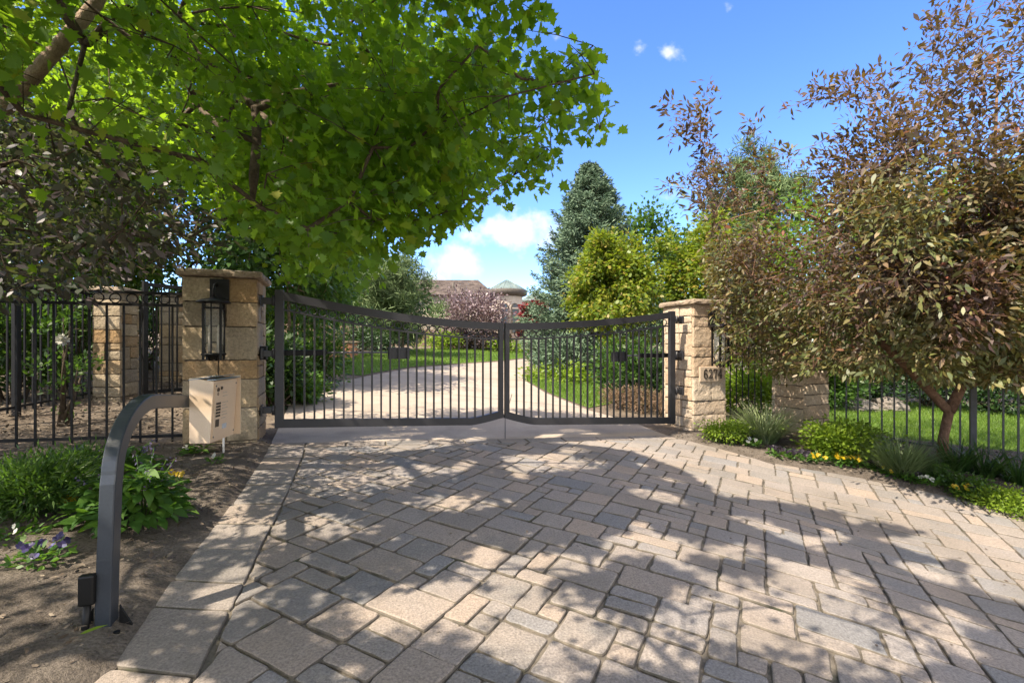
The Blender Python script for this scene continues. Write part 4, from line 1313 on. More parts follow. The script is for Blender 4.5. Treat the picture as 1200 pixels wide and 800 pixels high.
rng = np.random.default_rng(5)
N = 9000
cand = np.stack([rng.uniform(-6.3, -1.0, N), rng.uniform(2.3, 4.2, N), rng.uniform(1.5, 4.3, N)], 1)
cand = cand[plum_keep(cand, rng)]
pt = cand[:430]
pb = Vector((-5.3, 3.1, gz(-5.3, 3.1)))
tree('plum_tree', 'dusky purple leaved tree drooping over the left fence', pb, [pb + Vector((0, 0, -.1)), pb + Vector((.05, 0, .7)), pb + Vector((.2, 0, 1.4)), pb + Vector((.5, 0, 2.0))],
     pt, 34, .14, .066, T_CRAB * np.array([1, 1.25, 1]), M['plum'], M['bark'], tip=.0042, rmax=.1, seed=32, keep=plum_keep, droop=.35, step=.3)

# ------------------------------------------------------------------ the crabapple at the right
CRAB_SIL = [(1400, -260), (1240, -200), (1150, -60), (1094, 0), (1060, 45), (1049, 68), (1019, 82), (975, 92), (940, 101), (921, 126), (947, 129), (1000, 112), (1022, 112), (985, 131), (970, 154), (955, 170), (938, 180), (900, 150), (872, 133), (868, 160), (885, 178), (905, 195), (880, 200),
            (850, 186), (835, 168), (832, 120), (827, 94), (815, 112), (790, 122), (764, 127), (780, 134), (806, 142), (775, 165), (812, 154), (828, 180), (812, 198), (767, 221), (800, 214), (815, 218), (805, 246), (826, 240), (838, 262), (820, 300), (834, 335), (830, 372), (848, 398), (836, 420), (870, 432), (905, 440), (925, 452), (960, 432), (1000, 442), (1050, 440), (1090, 446), (1130, 450), (1175, 448), (1240, 470), (1400, 500)]


CRAB_CORE = [(1400, 190), (1230, 200), (1120, 205), (1040, 215), (960, 228), (900, 245), (850, 262), (832, 285), (820, 300), (834, 335), (830, 372), (848, 398), (836, 420), (870, 432), (905, 440), (925, 452), (960, 432), (1000, 442), (1050, 440), (1090, 446), (1130, 450), (1175, 448), (1240, 470), (1400, 500)]


SUNBED = [tuple(G(*p).xy) for p in [(800, 512), (830, 500), (900, 495), (960, 490), (1040, 500), (1075, 530), (1085, 560), (1000, 562), (900, 546)]]


def crab_keep(pos, rng):
    px, py = proj(pos)
    x, y = px + rng.normal(size=len(pos)) * 3, py + rng.normal(size=len(pos)) * 3
    h = pos[:, 2]; sx = pos[:, 0] - SUNK[0] * h; sy = pos[:, 1] - SUNK[1] * h
    shade = (in_poly(sx, sy, SUNBED) & (rng.uniform(size=len(pos)) < .45)) | (in_poly(sx, sy, [tuple(p) for p in LAWN3]) & (rng.uniform(size=len(pos)) < .78))
    limb = (np.abs((x - 1111) - (y - 486) * .905) < 13) & (y > 395) & (y < 492) & (pos[:, 1] < 5.75)
    shade |= limb
    nz = np.array([noise.noise(Vector(p) * 1.9) for p in pos])
    core = in_poly(x, y - 75 * np.array([noise.noise(Vector(p) * 1.1) for p in pos]) * (y < 330), CRAB_CORE)
    return in_poly(x, y, CRAB_SIL) & ((core & (nz < .27)) | (~core & (nz < .14))) & ~shade


rng = np.random.default_rng(9)
N = 60000
cand = np.stack([rng.uniform(1.1, 8.4, N), rng.uniform(3.6, 7.6, N), rng.uniform(.9, 5.6, N)], 1)
c0 = np.array([4.9, 5.6, 3.1]); rr = np.array([4.0, 2.5, 3.1])
e = (((cand - c0) / rr) ** 2).sum(1); cand = cand[e < 1]
cand = cand[crab_keep(cand, rng)]
pxc, pyc = proj(cand); cand = cand[cand[:, 1] > 5.5 - np.clip((pxc - 900) / 160, 0, 1) * 2.0]
pxc, pyc = proj(cand); core = in_poly(pxc, pyc - 75 * np.array([noise.noise(Vector(p) * 1.1) for p in cand]) * (pyc < 330), CRAB_CORE)
cand = cand[core | (rng.uniform(size=len(cand)) < .30)]
ct = cand[:2300]
cb = G(1103, 542); fk = P(1112, 482, cb.y)
SPR = []
for line, d in [([(838, 262), (826, 200), (821, 150), (827, 96)], 4.7), ([(826, 168), (800, 135), (766, 128)], 4.65), ([(818, 148), (796, 154), (776, 165)], 4.6), ([(828, 245), (806, 216), (768, 221)], 4.6), ([(826, 240), (803, 246)], 4.5),
                ([(905, 245), (892, 190), (873, 136)], 4.8), ([(892, 190), (925, 178), (945, 170)], 4.8), ([(985, 190), (962, 178), (945, 166)], 4.9), ([(1050, 165), (1012, 120), (965, 112), (922, 127)], 5.0), ([(1000, 116), (980, 92), (945, 102)], 5.0),
                ([(1125, 190), (1098, 100), (1094, 2)], 5.2), ([(1098, 100), (1062, 70), (1050, 62)], 5.1), ([(1094, 40), (1118, 12)], 5.2), ([(1150, 130), (1140, 60), (1128, 5)], 5.3), ([(1060, 160), (1030, 95), (1024, 84)], 5.1), ([(1020, 185), (995, 150), (985, 131)], 5.0), ([(1190, 150), (1185, 60), (1200, -20)], 5.4)]:
    for k in range(len(line) - 1):
        a, b = P(*line[k], d), P(*line[k + 1], d); m_ = max(2, int((b - a).length / .07))
        SPR += [a.lerp(b, i / m_) + Vector((random.gauss(0, .015), random.gauss(0, .06), random.gauss(0, .015))) for i in range(m_)]
SPR = np.array(SPR)
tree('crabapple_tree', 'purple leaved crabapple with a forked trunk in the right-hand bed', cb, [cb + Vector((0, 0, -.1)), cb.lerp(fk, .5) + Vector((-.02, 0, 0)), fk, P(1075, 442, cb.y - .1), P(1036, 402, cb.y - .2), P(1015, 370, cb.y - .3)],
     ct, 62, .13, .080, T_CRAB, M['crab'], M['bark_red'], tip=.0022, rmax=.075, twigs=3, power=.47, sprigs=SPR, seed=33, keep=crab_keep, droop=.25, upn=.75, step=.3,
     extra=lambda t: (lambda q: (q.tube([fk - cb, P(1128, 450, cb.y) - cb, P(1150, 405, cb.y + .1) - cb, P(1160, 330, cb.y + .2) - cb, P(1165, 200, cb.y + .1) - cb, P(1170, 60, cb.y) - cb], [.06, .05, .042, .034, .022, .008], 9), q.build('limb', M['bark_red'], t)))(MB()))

# ------------------------------------------------------------------ trees beyond
GRP = 'garden trees beyond the gate'
sb = on(692, 16.5)
conifer('spruce_tree', 'tall blue green spruce right of the drive', sb, P(692, 192, 16.5).z - sb.z, 2.75, 41, GRP, nb=460, per=330, nsize=.125)
simple_tree('yellow_maple_tree', 'yellow green maple in front of the tall spruce', 722, 12.0, 258, 58, 425, 240, 60, .10, T_STAR, M['yellowgreen'], M['bark'], 42, group=GRP, taper=.3, lumps=15, sigma=.115)
simple_tree('yellow_maple_tree', 'broad yellow green maple behind the number pier', 826, 12.5, 244, 74, 430, 270, 58, .10, T_STAR, M['yellowgreen'], M['bark'], 43, group=GRP, taper=.2, lumps=16, sigma=.12)
pine('pine_tree', 'grey green pine rising behind the crabapple', 890, 17, 168, 62, 350, 260, 90, .26, 44, GRP)
simple_tree('ash_tree', 'bright green tree behind the crown of the crabapple', 1000, 13, 195, 110, 420, 230, 60, .15, T_OVAL, M['bright'], M['bark'], 45, group=GRP)
simple_tree('ash_tree', 'bright green tree at the right edge behind the crabapple', 1170, 12.5, 150, 110, 430, 230, 60, .15, T_OVAL, M['bright'], M['bark'], 46, group=GRP)
pine('pine_tree', 'soft grey green pine left of the house', 472, 19, 292, 58, 402, 230, 100, .26, 47, GRP)
simple_tree('linden_tree', 'dense green tree beyond the left leaf of the gate', 352, 13, 215, 70, 395, 300, 60, .13, T_OVAL, M['bright'], M['bark_tan'], 48, group=GRP, trunk_r=.13)
simple_tree('linden_tree', 'green tree with a tan trunk behind the gate hinge', 338, 9.6, 190, 85, 410, 230, 60, .13, T_OVAL, M['green'], M['bark_tan'], 49, group=GRP, trunk_r=.12)
simple_tree('garden_tree', 'shaded green tree behind the left iron fence', 60, 8.5, 90, 130, 420, 260, 60, .13, T_OVAL, M['bright'], M['bark'], 50, group=GRP)
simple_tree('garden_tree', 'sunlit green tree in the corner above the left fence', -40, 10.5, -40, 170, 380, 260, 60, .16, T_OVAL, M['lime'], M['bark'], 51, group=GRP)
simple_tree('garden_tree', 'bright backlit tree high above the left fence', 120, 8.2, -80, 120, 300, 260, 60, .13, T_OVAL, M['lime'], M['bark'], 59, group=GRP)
simple_tree('ash_tree', 'bright green tree between the yellow maples and the crabapple', 915, 12.2, 250, 70, 425, 220, 60, .13, T_OVAL, M['bright'], M['bark'], 58, group=GRP)
simple_tree('garden_tree', 'leafy tree behind the lantern pier', 215, 11.5, 110, 130, 430, 300, 60, .15, T_OVAL, M['green'], M['bark'], 52, group=GRP)
simple_tree('red_maple_tree', 'small red leaved maple beside the round tower', 626, 27, 347, 19, 402, 70, 50, .2, T_STAR, M['red'], M['bark'], 53, group=GRP)
simple_tree('distant_tree', 'green tree on the skyline left of the house', 440, 40, 300, 60, 400, 120, 60, .4, T_DIAMOND, M['darkgreen'], M['bark'], 54, group=GRP)
simple_tree('distant_tree', 'bushy tree seen past the spruce over the drive', 650, 38, 372, 28, 408, 70, 50, .3, T_DIAMOND, M['green'], M['bark'], 55, group=GRP)
simple_tree('distant_tree', 'round green tree between the two yellow maples', 775, 24, 262, 60, 400, 140, 60, .25, T_DIAMOND, M['green'], M['bark'], 56, group=GRP)

# far woods: one mass
rng = np.random.default_rng(77)
fc = []
for k in range(260):
    a = rng.uniform(R(-62), R(62)); d = rng.uniform(62, 90); x, y = d * math.sin(a), d * math.cos(a)
    if -6 < x / y * F < 60: continue
    z = gz(x, y); h = rng.uniform(2.5, 6)
    n = 90
    p = blob_targets((x, y, z + h * .5), (3.2, 3.2, h * .55), n, rng); fc.append(p)
fp = np.concatenate(fc); m = len(fp)
leaf_mesh('far_woods', fp, rnd_dirs(m, rng), rng.normal(size=(m, 3)) + np.array([0, -.5, .6]), 1.1 * rng.uniform(.5, 1.2, m), T_STAR, M['darkgreen'], label='far belt of dark trees along the skyline', cat='woods', kind='stuff')

# ------------------------------------------------------------------ shrubs beyond the gate and fences
SG = 'shrubs in the garden'
shrub('mauve_bush', 'rounded pale mauve bush before the house', on(552, 26), 1.7, 3.0, 9500, .15, T_OVAL, M['mauve'], 61, group=SG, lumps=14)
shrub('spreading_conifer', 'low blue green spreading conifer at the lawn edge', on(452, 22), 1.45, 1.25, 3600, .2, T_NEEDLE * np.array([1, 3, 1]), M['spruce'], 62, group=SG, droop=.3)
shrub('round_bush', 'leafy green bush behind the right gate leaf', on(728, 9.4), .75, 1.12, 4200, .09, T_OVAL, M['green'], 63, group=SG)
shrub('round_bush', 'second green bush between that bush and the number pier', on(768, 8.7), .62, .95, 3400, .085, T_OVAL, M['darkgreen'], 64, group=SG)
shrub('round_bush', 'dark green bush at the foot of the spruce', on(672, 13.5), 1.0, 1.1, 3000, .13, T_NEEDLE * np.array([1, 3, 1]), M['spruce'], 65, group=SG)
shrub('round_bush', 'small round bush at the bend of the drive', on(632, 19), .62, .9, 1800, .12, T_OVAL, M['green'], 66, group=SG)
shrub('round_bush', 'yellow green low bush beside the curving drive', on(655, 12.4), .95, .32, 1500, .10, T_OVAL, M['lime'], 67, group=SG)
shrub('round_bush', 'yellow green bush before the timber fence', on(512, 24.3), 1.1, .8, 1500, .15, T_OVAL, M['lime'], 68, group=SG)
shrub('round_bush', 'low lime bush at the far lawn edge near the tower', on(592, 25), 1.0, .55, 1000, .14, T_OVAL, M['lime'], 69, group=SG)
shrub('lime_hedge', 'bright lime hedge behind the short fence at the number pier', on(884, 8.2), .75, .85, 4200, .085, T_OVAL, M['lime'], 70, group=SG, cat='hedge')
for i, (px, d, r_, h_, lab, mt_) in enumerate([
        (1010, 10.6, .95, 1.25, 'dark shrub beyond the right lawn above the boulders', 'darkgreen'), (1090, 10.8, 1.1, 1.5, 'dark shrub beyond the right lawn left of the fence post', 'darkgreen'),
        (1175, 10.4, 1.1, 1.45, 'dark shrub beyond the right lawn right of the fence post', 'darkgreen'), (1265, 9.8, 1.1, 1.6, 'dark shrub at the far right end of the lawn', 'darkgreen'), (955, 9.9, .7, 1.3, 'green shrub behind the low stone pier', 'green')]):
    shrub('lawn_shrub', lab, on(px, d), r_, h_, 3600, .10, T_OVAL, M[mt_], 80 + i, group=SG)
for i, (px, d, r_, h_, lab, mt_) in enumerate([
        (15, 6.6, .75, 1.7, 'leafy shrub behind the left end of the iron fence', 'green'), (75, 7.6, .85, 1.5, 'leafy shrub left of the nearer garden pier', 'green'),
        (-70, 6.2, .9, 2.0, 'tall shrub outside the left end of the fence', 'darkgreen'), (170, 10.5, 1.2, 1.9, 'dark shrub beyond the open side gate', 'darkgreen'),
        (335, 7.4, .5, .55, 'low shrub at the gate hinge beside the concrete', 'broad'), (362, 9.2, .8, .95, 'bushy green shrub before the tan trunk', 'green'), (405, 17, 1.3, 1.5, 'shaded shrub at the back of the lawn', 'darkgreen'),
        (318, 6.9, .45, 1.2, 'upright green shrub behind the lantern pier', 'darkgreen')]):
    shrub('shade_shrub', lab, on(px, d), r_, h_, 3200, .095, T_OVAL, M[mt_], 90 + i, group=SG)
tuft = 'ornamental grasses'
rng = np.random.default_rng(3)
for i, (px, d_, r_, lab) in enumerate([(728, 8.4, .34, 'leftmost low pinkish shrub behind the right gate leaf'), (752, 8.1, .30, 'middle low pinkish shrub behind the right gate leaf'), (776, 7.9, .28, 'low pinkish shrub nearest the number pier')]):
    shrub('spirea_bush', lab, on(px, d_), r_, .40, 1500, .06, T_NARROW, M['pinkgrass'], 210 + i, group=SG)

# timber fence and low brick wall behind the lawn, boulders
tf = thing('timber_fence', 'brown timber board fence behind the far lawn', 'fence', on(330, 27), 0)
q = MB(); xa, xb = on(330, 27).x, on(600, 27).x; z0 = tf.location.z
k = 0
while xa + k * .15 < xb:
    x = xa + k * .15; zz = gz(x, 27) - z0
    q.box((x - xa, 0, zz + .45 + random.uniform(-.02, .02)), (.14, .025, 1.0)); k += 1
q.build('board_panel', M['timber'], tf)
for zr in (.2, .8):
    q = MB(); q.bar((0, .04, zr), (xb - xa, .04, zr + gz(xb, 27) - gz(xa, 27)), .05, .09, (0, 1, 0)); q.build('rail', M['timber'], tf)
bw_ = thing('garden_wall', 'low terracotta coloured wall in the left garden', 'wall', on(386, 16.0), R(8))
q = MB()
for r_ in range(6):
    for c_ in range(4): q.box((c_ * .225 + (.11 if r_ % 2 else 0), 0, .04 + r_ * .082), (.215, .2, .075), bev=.006)
q.build('brickwork', M['brick'], bw_); q = MB(); q.box((.44, 0, .53), (1.08, .26, .05), bev=.01); q.build('coping', M['capstone'], bw_)


def boulder(label, pos, s, seed):
    rng_ = random.Random(seed)
    bm = bmesh.new(); bmesh.ops.create_icosphere(bm, subdivisions=4, radius=1)
    for v_ in bm.verts:
        n_ = noise.fractal(v_.co * 1.3 + Vector((seed, 0, 0)), 1, 2, 5)
        c_ = noise.cell(v_.co * 1.4 + Vector((seed, 3, 1)))
        v_.co = Vector((v_.co.x * s[0], v_.co.y * s[1], v_.co.z * s[2])) * (1 + .28 * n_ + .06 * c_)
    me = bpy.data.meshes.new('boulder'); bm.to_mesh(me); bm.free(); me.materials.append(M['boulder'])
    o = put(bpy.data.objects.new('boulder', me), None, label, 'boulder', 'boulders'); o.location = pos
    return o


boulder('large grey boulder beyond the right lawn under the shrubs', on(1000, 9.9, .03), (.42, .35, .22), 1.3)
boulder('smaller grey boulder right of the large one at the lawn edge', on(1040, 10.0, .08), (.32, .3, .2), 2.9)
boulder('pale rough stone half sunk in the left garden mulch', on(318, 8.2, .2), (.25, .2, .5), 5.5)

# ------------------------------------------------------------------ house and the roof behind
HD = 45.0
hb = on(560, HD)
hs = thing('house', 'tan house with shake roof and round copper topped tower', 'house', hb, 0)
xw = lambda px: (px - CX) / F * HD - hb.x
zw = lambda py: CAMZ + (HY - py) / F * HD - hb.z
x0, x1 = xw(440), xw(574)
ez = zw(346); rzg = zw(321)
q = MB(); q.box(((x0 + x1) / 2, 4.0, ez / 2 - .5), (x1 - x0, 8, ez + 1)); q.build('wall', M['wall'], hs)
# hipped roof in overlapping shake courses
q = MB(); xr0, xr1 = xw(480), xw(556)
eave = [(x0 - .6, -.6), (x1 + .5, -.6), (x1 + .5, 8.6), (x0 - .6, 8.6)]; ridge = [(xr0, 4), (xr1, 4)]
ncs = 14
for k in range(ncs):
    f0, f1 = k / ncs, (k + 1) / ncs
    def lv(f, dz):
        return [Vector((eave[0][0] + (ridge[0][0] - eave[0][0]) * f, eave[0][1] + (4 - eave[0][1]) * f, ez + (rzg - ez) * f + dz)), Vector((eave[1][0] + (ridge[1][0] - eave[1][0]) * f, eave[1][1] + (4 - eave[1][1]) * f, ez + (rzg - ez) * f + dz)),
                Vector((eave[2][0] + (ridge[1][0] - eave[2][0]) * f, eave[2][1] + (4 - eave[2][1]) * f, ez + (rzg - ez) * f + dz)), Vector((eave[3][0] + (ridge[0][0] - eave[3][0]) * f, eave[3][1] + (4 - eave[3][1]) * f, ez + (rzg - ez) * f + dz))]
    A, B = lv(f0, .05), lv(f1, 0)
    for s_ in range(4):
        a0, a1, b0, b1 = A[s_], A[(s_ + 1) % 4], B[s_], B[(s_ + 1) % 4]
        nsh = max(1, int((a1 - a0).length / .45))
        for m_ in range(nsh):
            u0, u1 = m_ / nsh, (m_ + .97) / nsh
            dz = Vector((0, 0, random.uniform(0, .03)))
            v0, v1, v2, v3 = a0.lerp(a1, u0) + dz, a0.lerp(a1, u1) + dz, b0.lerp(b1, u1), b0.lerp(b1, u0)
            dn = Vector((0, 0, .08))
            q.add([v0, v1, v2, v3, v0 - dn, v1 - dn], [(0, 1, 2, 3), (4, 5, 1, 0)])
rf = q.build('roof', M['roof'], hs)
q = MB(); q.tube([(xw(529), -.2 + 1.6, ez + .4), (xw(529), 1.4, ez + 1.35)], .12, 8); q.build('vent_pipe', M['trim'], rf)
tcx, tcy = xw(594), .2
tr = 1.45
q = MB(); q.lathe([(tr, -1), (tr, zw(345)), (tr - .05, zw(344))], (tcx, tcy, 0), 32); tw = q.build('tower', M['wall'], hs)
q = MB(); q.lathe([(tr, zw(348)), (tr + .42, zw(346)), (tr + .45, zw(341)), (tr + .38, zw(340))], (tcx, tcy, 0), 32); q.build('cornice', M['trim'], tw)
q = MB(); q.lathe([(tr + .40, zw(340.5)), (tr * .6, zw(333)), (.12, zw(328)), (.02, zw(327.5))], (tcx, tcy, 0), 16, smooth=False)
for k in range(16):
    a = 2 * math.pi * (k + .5) / 16; c_, s_ = math.cos(a), math.sin(a)
    q.tube([(tcx + (tr + .4) * c_, tcy + (tr + .4) * s_, zw(340.5) + .01), (tcx + tr * .6 * c_, tcy + tr * .6 * s_, zw(333) + .01), (tcx + .1 * c_, tcy + .1 * s_, zw(328) + .01)], .03, 4)
q.build('tower_roof', M['copper'], tw)
for an in (-60, -98):
    a = R(an); m_ = Matrix.Translation((tcx + (tr + .01) * math.cos(a), tcy + (tr + .01) * math.sin(a), 0)) @ Matrix.Rotation(a + math.pi / 2, 4, 'Z') @ Matrix.Rotation(R(90), 4, 'X')
    zb_, zs_ = zw(390), zw(362)
    arch = [(-.28, zb_), (.28, zb_)] + [(.28 * math.cos(R(t_)), zs_ + .28 * math.sin(R(t_)) * 1.3) for t_ in range(0, 181, 20)]
    big = [(p_[0] * 1.4, (p_[1] - zs_) * (1.25 if p_[1] > zs_ else 1.02) + zs_) for p_ in arch]
    q = MB(); q.prism(big, -.05, .08, m_); w_ = q.build('window', M['trim'], tw)
    q = MB(); q.prism(arch, .082, .1, m_); q.build('pane', M['pane'], w_)
    q = MB(); q.prism([(-.30, zs_ - .08), (.30, zs_ - .08), (.30, zs_ + .05), (-.30, zs_ + .05)], .102, .14, m_); q.build('transom', M['wall'], w_)
nb_ = on(627, 62)
nh = thing('distant_house', 'small grey green pyramid roofed house behind the red maple', 'house', nb_, 0)
hz = CAMZ + (HY - 354) / F * 62 - nb_.z; tz_ = CAMZ + (HY - 342) / F * 62 - nb_.z
q = MB(); q.box((0, 0, hz / 2 - .5), (3.4, 3.4, hz + 1)); q.build('wall', M['wall'], nh)
q = MB(); q.add([(-2, -2, hz), (2, -2, hz), (2, 2, hz), (-2, 2, hz), (0, 0, tz_)], [(0, 1, 4), (1, 2, 4), (2, 3, 4), (3, 0, 4), (3, 2, 1, 0)]); q.build('roof', M['copper'], nh)

# ------------------------------------------------------------------ bed plants, right
BG = 'plants of the right-hand bed'
shrub('lime_spirea', 'small rounded lime green shrub at the foot of the number pier', G(848, 520, .03), .27, .24, 2600, .035, T_OVAL, M['lime'], 101, group=BG)
rng = np.random.default_rng(8)
blades('fountain_grass', G(897, 522), 850, .62, .011, .75, 1.1, M['grass_grey'], rng, .09, label='pale arching grass tuft left of the low pier', cat='grass tuft', group=tuft)
shrub('lime_spirea', 'broad lime green shrub right of the low pier', G(990, 538, .03), .48, .36, 5200, .055, T_OVAL, M['lime'], 102, group=BG)
blades('fountain_grass', G(1055, 562), 1100, .52, .010, .8, .9, M['grass_blue'], rng, .10, label='grey green grass tuft in front of the crabapple trunk', cat='grass tuft', group=tuft)
for i, (px, py, lab) in enumerate([(1120, 556, 'dark strap leaved daylily just right of the crabapple trunk'), (1155, 562, 'dark strap leaved daylily in front of the fence post'), (1195, 572, 'dark strap leaved daylily at the right end of the bed')]):
    blades('daylily', G(px, py), 130, .46, .022, .55, 1.5, M['strap'], rng, .10, label=lab, cat='plant', group='daylilies by the lawn fence')
for i, (px, py, r_, lab) in enumerate([(1095, 565, .2, 'lime groundcover mat below the crabapple trunk'), (1130, 580, .24, 'lime groundcover mat in the middle of its three'), (1172, 596, .28, 'lime groundcover mat at the right end of the bed'), (1215, 612, .3, 'lime groundcover mat cut by the right edge')]):
    shrub('creeping_jenny', lab, G(px, py, .035), r_, .13, 1800, .032, T_OVAL, M['lime'] if i > 1 else M['green'], 110 + i, group='groundcover in the right-hand bed', stem=False, cat='groundcover', ry=r_ * 1.2)
PG = 'bedding flowers'


def pansy(label, pos, r_, mat, n_fl, seed, h=.07, nl=120, leaf='broad', fsize=.027):
    rng = np.random.default_rng(seed)
    pos = Vector(pos) + Vector((0, 0, .025)); t = thing('pansy_plant', label, 'flowers', pos, 0, PG)
    a = rng.uniform(0, 6.28, nl); rad_ = r_ * np.sqrt(rng.uniform(0, 1, nl))
    p = np.stack([rad_ * np.cos(a), rad_ * np.sin(a), rng.uniform(.01, h, nl)], 1)
    leaf_mesh('foliage', p, rng.normal(size=(nl, 3)) * .5 + np.stack([np.cos(a), np.sin(a), np.zeros(nl) + .3], 1), rng.normal(size=(nl, 3)) * .4 + np.array([0, 0, 1]), .045 * rng.uniform(.6, 1.3, nl), T_OVAL, M[leaf], t)
    a = rng.uniform(0, 6.28, n_fl); rad_ = r_ * np.sqrt(rng.uniform(0, 1, n_fl))
    c = np.stack([rad_ * np.cos(a), rad_ * np.sin(a), h + rng.uniform(0, .03, n_fl)], 1)
    fwd = np.stack([rng.normal(size=n_fl) * .4, -1 + rng.normal(size=n_fl) * .3, .8 + rng.normal(size=n_fl) * .3], 1); fwd = unit(fwd)
    s1 = unit(np.cross(fwd, np.array([0, 0, 1.0]))); s2 = np.cross(s1, fwd)
    P_, T_, N_ = [], [], []
    for k in range(5):
        an = 2 * math.pi * k / 5 + .3
        d_ = s1 * math.cos(an) + s2 * math.sin(an)
        P_.append(c); T_.append(d_ + fwd * .25); N_.append(fwd)
    np_ = np.concatenate(P_)
    leaf_mesh('petals', np_, np.concatenate(T_), np.concatenate(N_), fsize * rng.uniform(.7, 1.2, len(np_)), np.array([(0, .1, 0), (.45, .42, .02), (.85, .35, 0), (1, 0, 0), (.85, -.35, 0), (.45, -.42, .02), (0, -.1, 0)], float), M[mat], t)
    return t


for i, (px, py, r_, mat, n_, lab) in enumerate([
        (882, 528, .10, 'petal_w', 3, 'leafy bedding plant between the lime shrub and the grass'), (915, 540, .13, 'petal_b', 16, 'dark pansy at the left end of the flower row'), (936, 544, .12, 'petal_b', 18, 'black pansy clump next in the flower row'), (958, 546, .11, 'petal_y', 5, 'sparse yellow pansy beside the black clump'),
        (985, 549, .10, 'petal_y', 6, 'yellow pansy below the broad lime shrub'), (1004, 551, .10, 'petal_y', 9, 'brightest yellow pansy below the broad lime shrub'), (1028, 557, .10, 'petal_b', 12, 'dark pansy left of the grey green grass tuft'),
        (1046, 564, .10, 'petal_y', 10, 'yellow pansy under the grey green grass tuft'), (1066, 569, .09, 'petal_b', 8, 'dark pansy under the grey green grass tuft'), (1085, 574, .09, 'petal_w', 4, 'pale pansy by the paving below the trunk'), (1127, 585, .08, 'petal_y', 7, 'yellow pansy before the groundcover'), (1141, 588, .07, 'petal_b', 8, 'dark pansy before the groundcover')]):
    pansy(lab, G(px, py, .02), r_, mat, n_, 130 + i)

# ------------------------------------------------------------------ bed plants, left
LG = 'plants of the left-hand bed'
shrub('feathery_plant', 'feathery fresh green perennial at the left edge', G(42, 607, .03), .34, .30, 6500, .055, T_NARROW, M['green'], 151, group=LG, cat='plant', stem=False, lumps=12)
shrub('feathery_plant', 'feathery green perennial further back by the fence', G(85, 566), .30, .24, 3200, .055, T_NARROW, M['broad'], 152, group=LG, cat='plant', stem=False)


def broadleaf(label, pos, r_, h, n, seed, fl='petal_l', nf=6):
    rng = np.random.default_rng(seed); t = thing('broadleaf_plant', label, 'plant', Vector(pos) + Vector((0, 0, .03)), 0, LG)
    a = rng.uniform(0, 6.28, n); L = rng.uniform(.06, .12, n); rad_ = r_ * rng.uniform(.05, .85, n); z = h * (1 - (rad_ / r_) ** 1.5) * rng.uniform(.35, 1, n) + .02
    p = np.stack([rad_ * np.cos(a), rad_ * np.sin(a), z], 1)
    tip = np.stack([np.cos(a), np.sin(a), rng.uniform(-.5, .35, n)], 1) + rng.normal(size=(n, 3)) * .25
    nor = rng.normal(size=(n, 3)) * .3 + np.stack([np.cos(a) * .4, np.sin(a) * .4, np.ones(n)], 1)
    tpl = np.array([(0, .02, 0), (.15, .13, .03), (.4, .22, .05), (.7, .17, .02), (1, 0, -.12), (.7, -.17, .02), (.4, -.22, .05), (.15, -.13, .03), (0, -.02, 0)], float)
    leaf_mesh('foliage', p, tip, nor, L * 1.1, tpl, M['broad'], t)
    mb = MB(); 
    P_ = []
    for k in range(nf):
        b_ = rng.uniform(0, 6.28); e = Vector((math.cos(b_) * r_ * .7, math.sin(b_) * r_ * .7, h * rng.uniform(1.05, 1.35)))
        mb.tube([(0, 0, 0), e * .6 + Vector((0, 0, .05)), e], [.004, .003, .002], 4)
        for s_ in np.linspace(.62, 1, 12): P_.append(np.array(e * s_) + rng.normal(size=3) * .008)
    for k in range(14):
        b_ = rng.uniform(0, 6.28); mb.tube([(0, 0, 0), Vector((math.cos(b_) * r_ * .5, math.sin(b_) * r_ * .5, h * .6))], [.004, .002], 4)
    mb.build('stem', M['broad'], t)
    P_ = np.array(P_); m_ = len(P_)
    leaf_mesh('petals', P_, rnd_dirs(m_, rng), rnd_dirs(m_, rng), np.full(m_, .022), T_OVAL, M[fl], t)
    return t


broadleaf('broad leaved green plant with lilac spikes beside the intercom post', G(168, 622), .25, .34, 330, 161)
broadleaf('broad leaved plant left behind the intercom post', G(118, 618), .16, .26, 130, 162, nf=2)
broadleaf('low leafy plant further back against the fence', G(150, 560), .28, .2, 130, 163, 'petal_l', 5)
broadleaf('small leafy seedling at the foot of the lantern pier', G(228, 538), .10, .08, 40, 164, 'petal_w', 1)
pansy('purple pansy clump on bare soil left of the intercom foot', G(46, 672, .02), .12, 'petal_p', 11, 171, fsize=.022)
pansy('yellow pansy left of the intercom post', G(86, 610, .02), .04, 'petal_y', 4, 172, nl=14, fsize=.034)
pansy('pale flowered seedling at the left edge of the soil', G(16, 645, .02), .12, 'petal_w', 3, 173, nl=110, fsize=.016)
pansy('small pansy with dark flowers by the low leafy plant', G(92, 545, .02), .07, 'petal_p', 6, 174, nl=30)
pansy('tiny yellow flowered seedling right of the broad leaved plant', G(208, 578, .02), .06, 'petal_y', 3, 175, nl=40)
pansy('small green seedling in the soil by the paver edge', G(252, 552, .02), .06, 'petal_w', 1, 176, nl=30)
fl = leaf_mesh('fallen_leaf', np.array([[0, 0, 0.0]]), np.array([[.75, .55, .1]]), np.array([[.1, -.3, 1.0]]), np.array([.085]), np.array([(0, .01, 0), (.2, .09, .03), (.6, .10, .05), (1, 0, .0), (.6, -.06, .03), (.2, -.07, .01)], float), M['lime'], label='fallen lime green leaf on the soil below the intercom foot', cat='leaf')
fl.location = G(93, 768, .078)
shrub('rose_bush', 'spindly white rose behind the left iron fence', on(72, 5.3), .3, 1.35, 500, .06, T_OVAL, M['green'], 181, group=LG, stems=6)
rs = thing('rose_bloom', 'white rose bloom hanging behind the iron fence', 'flower', P(72, 398, 5.0), 0)
a = np.random.default_rng(2); m_ = 46
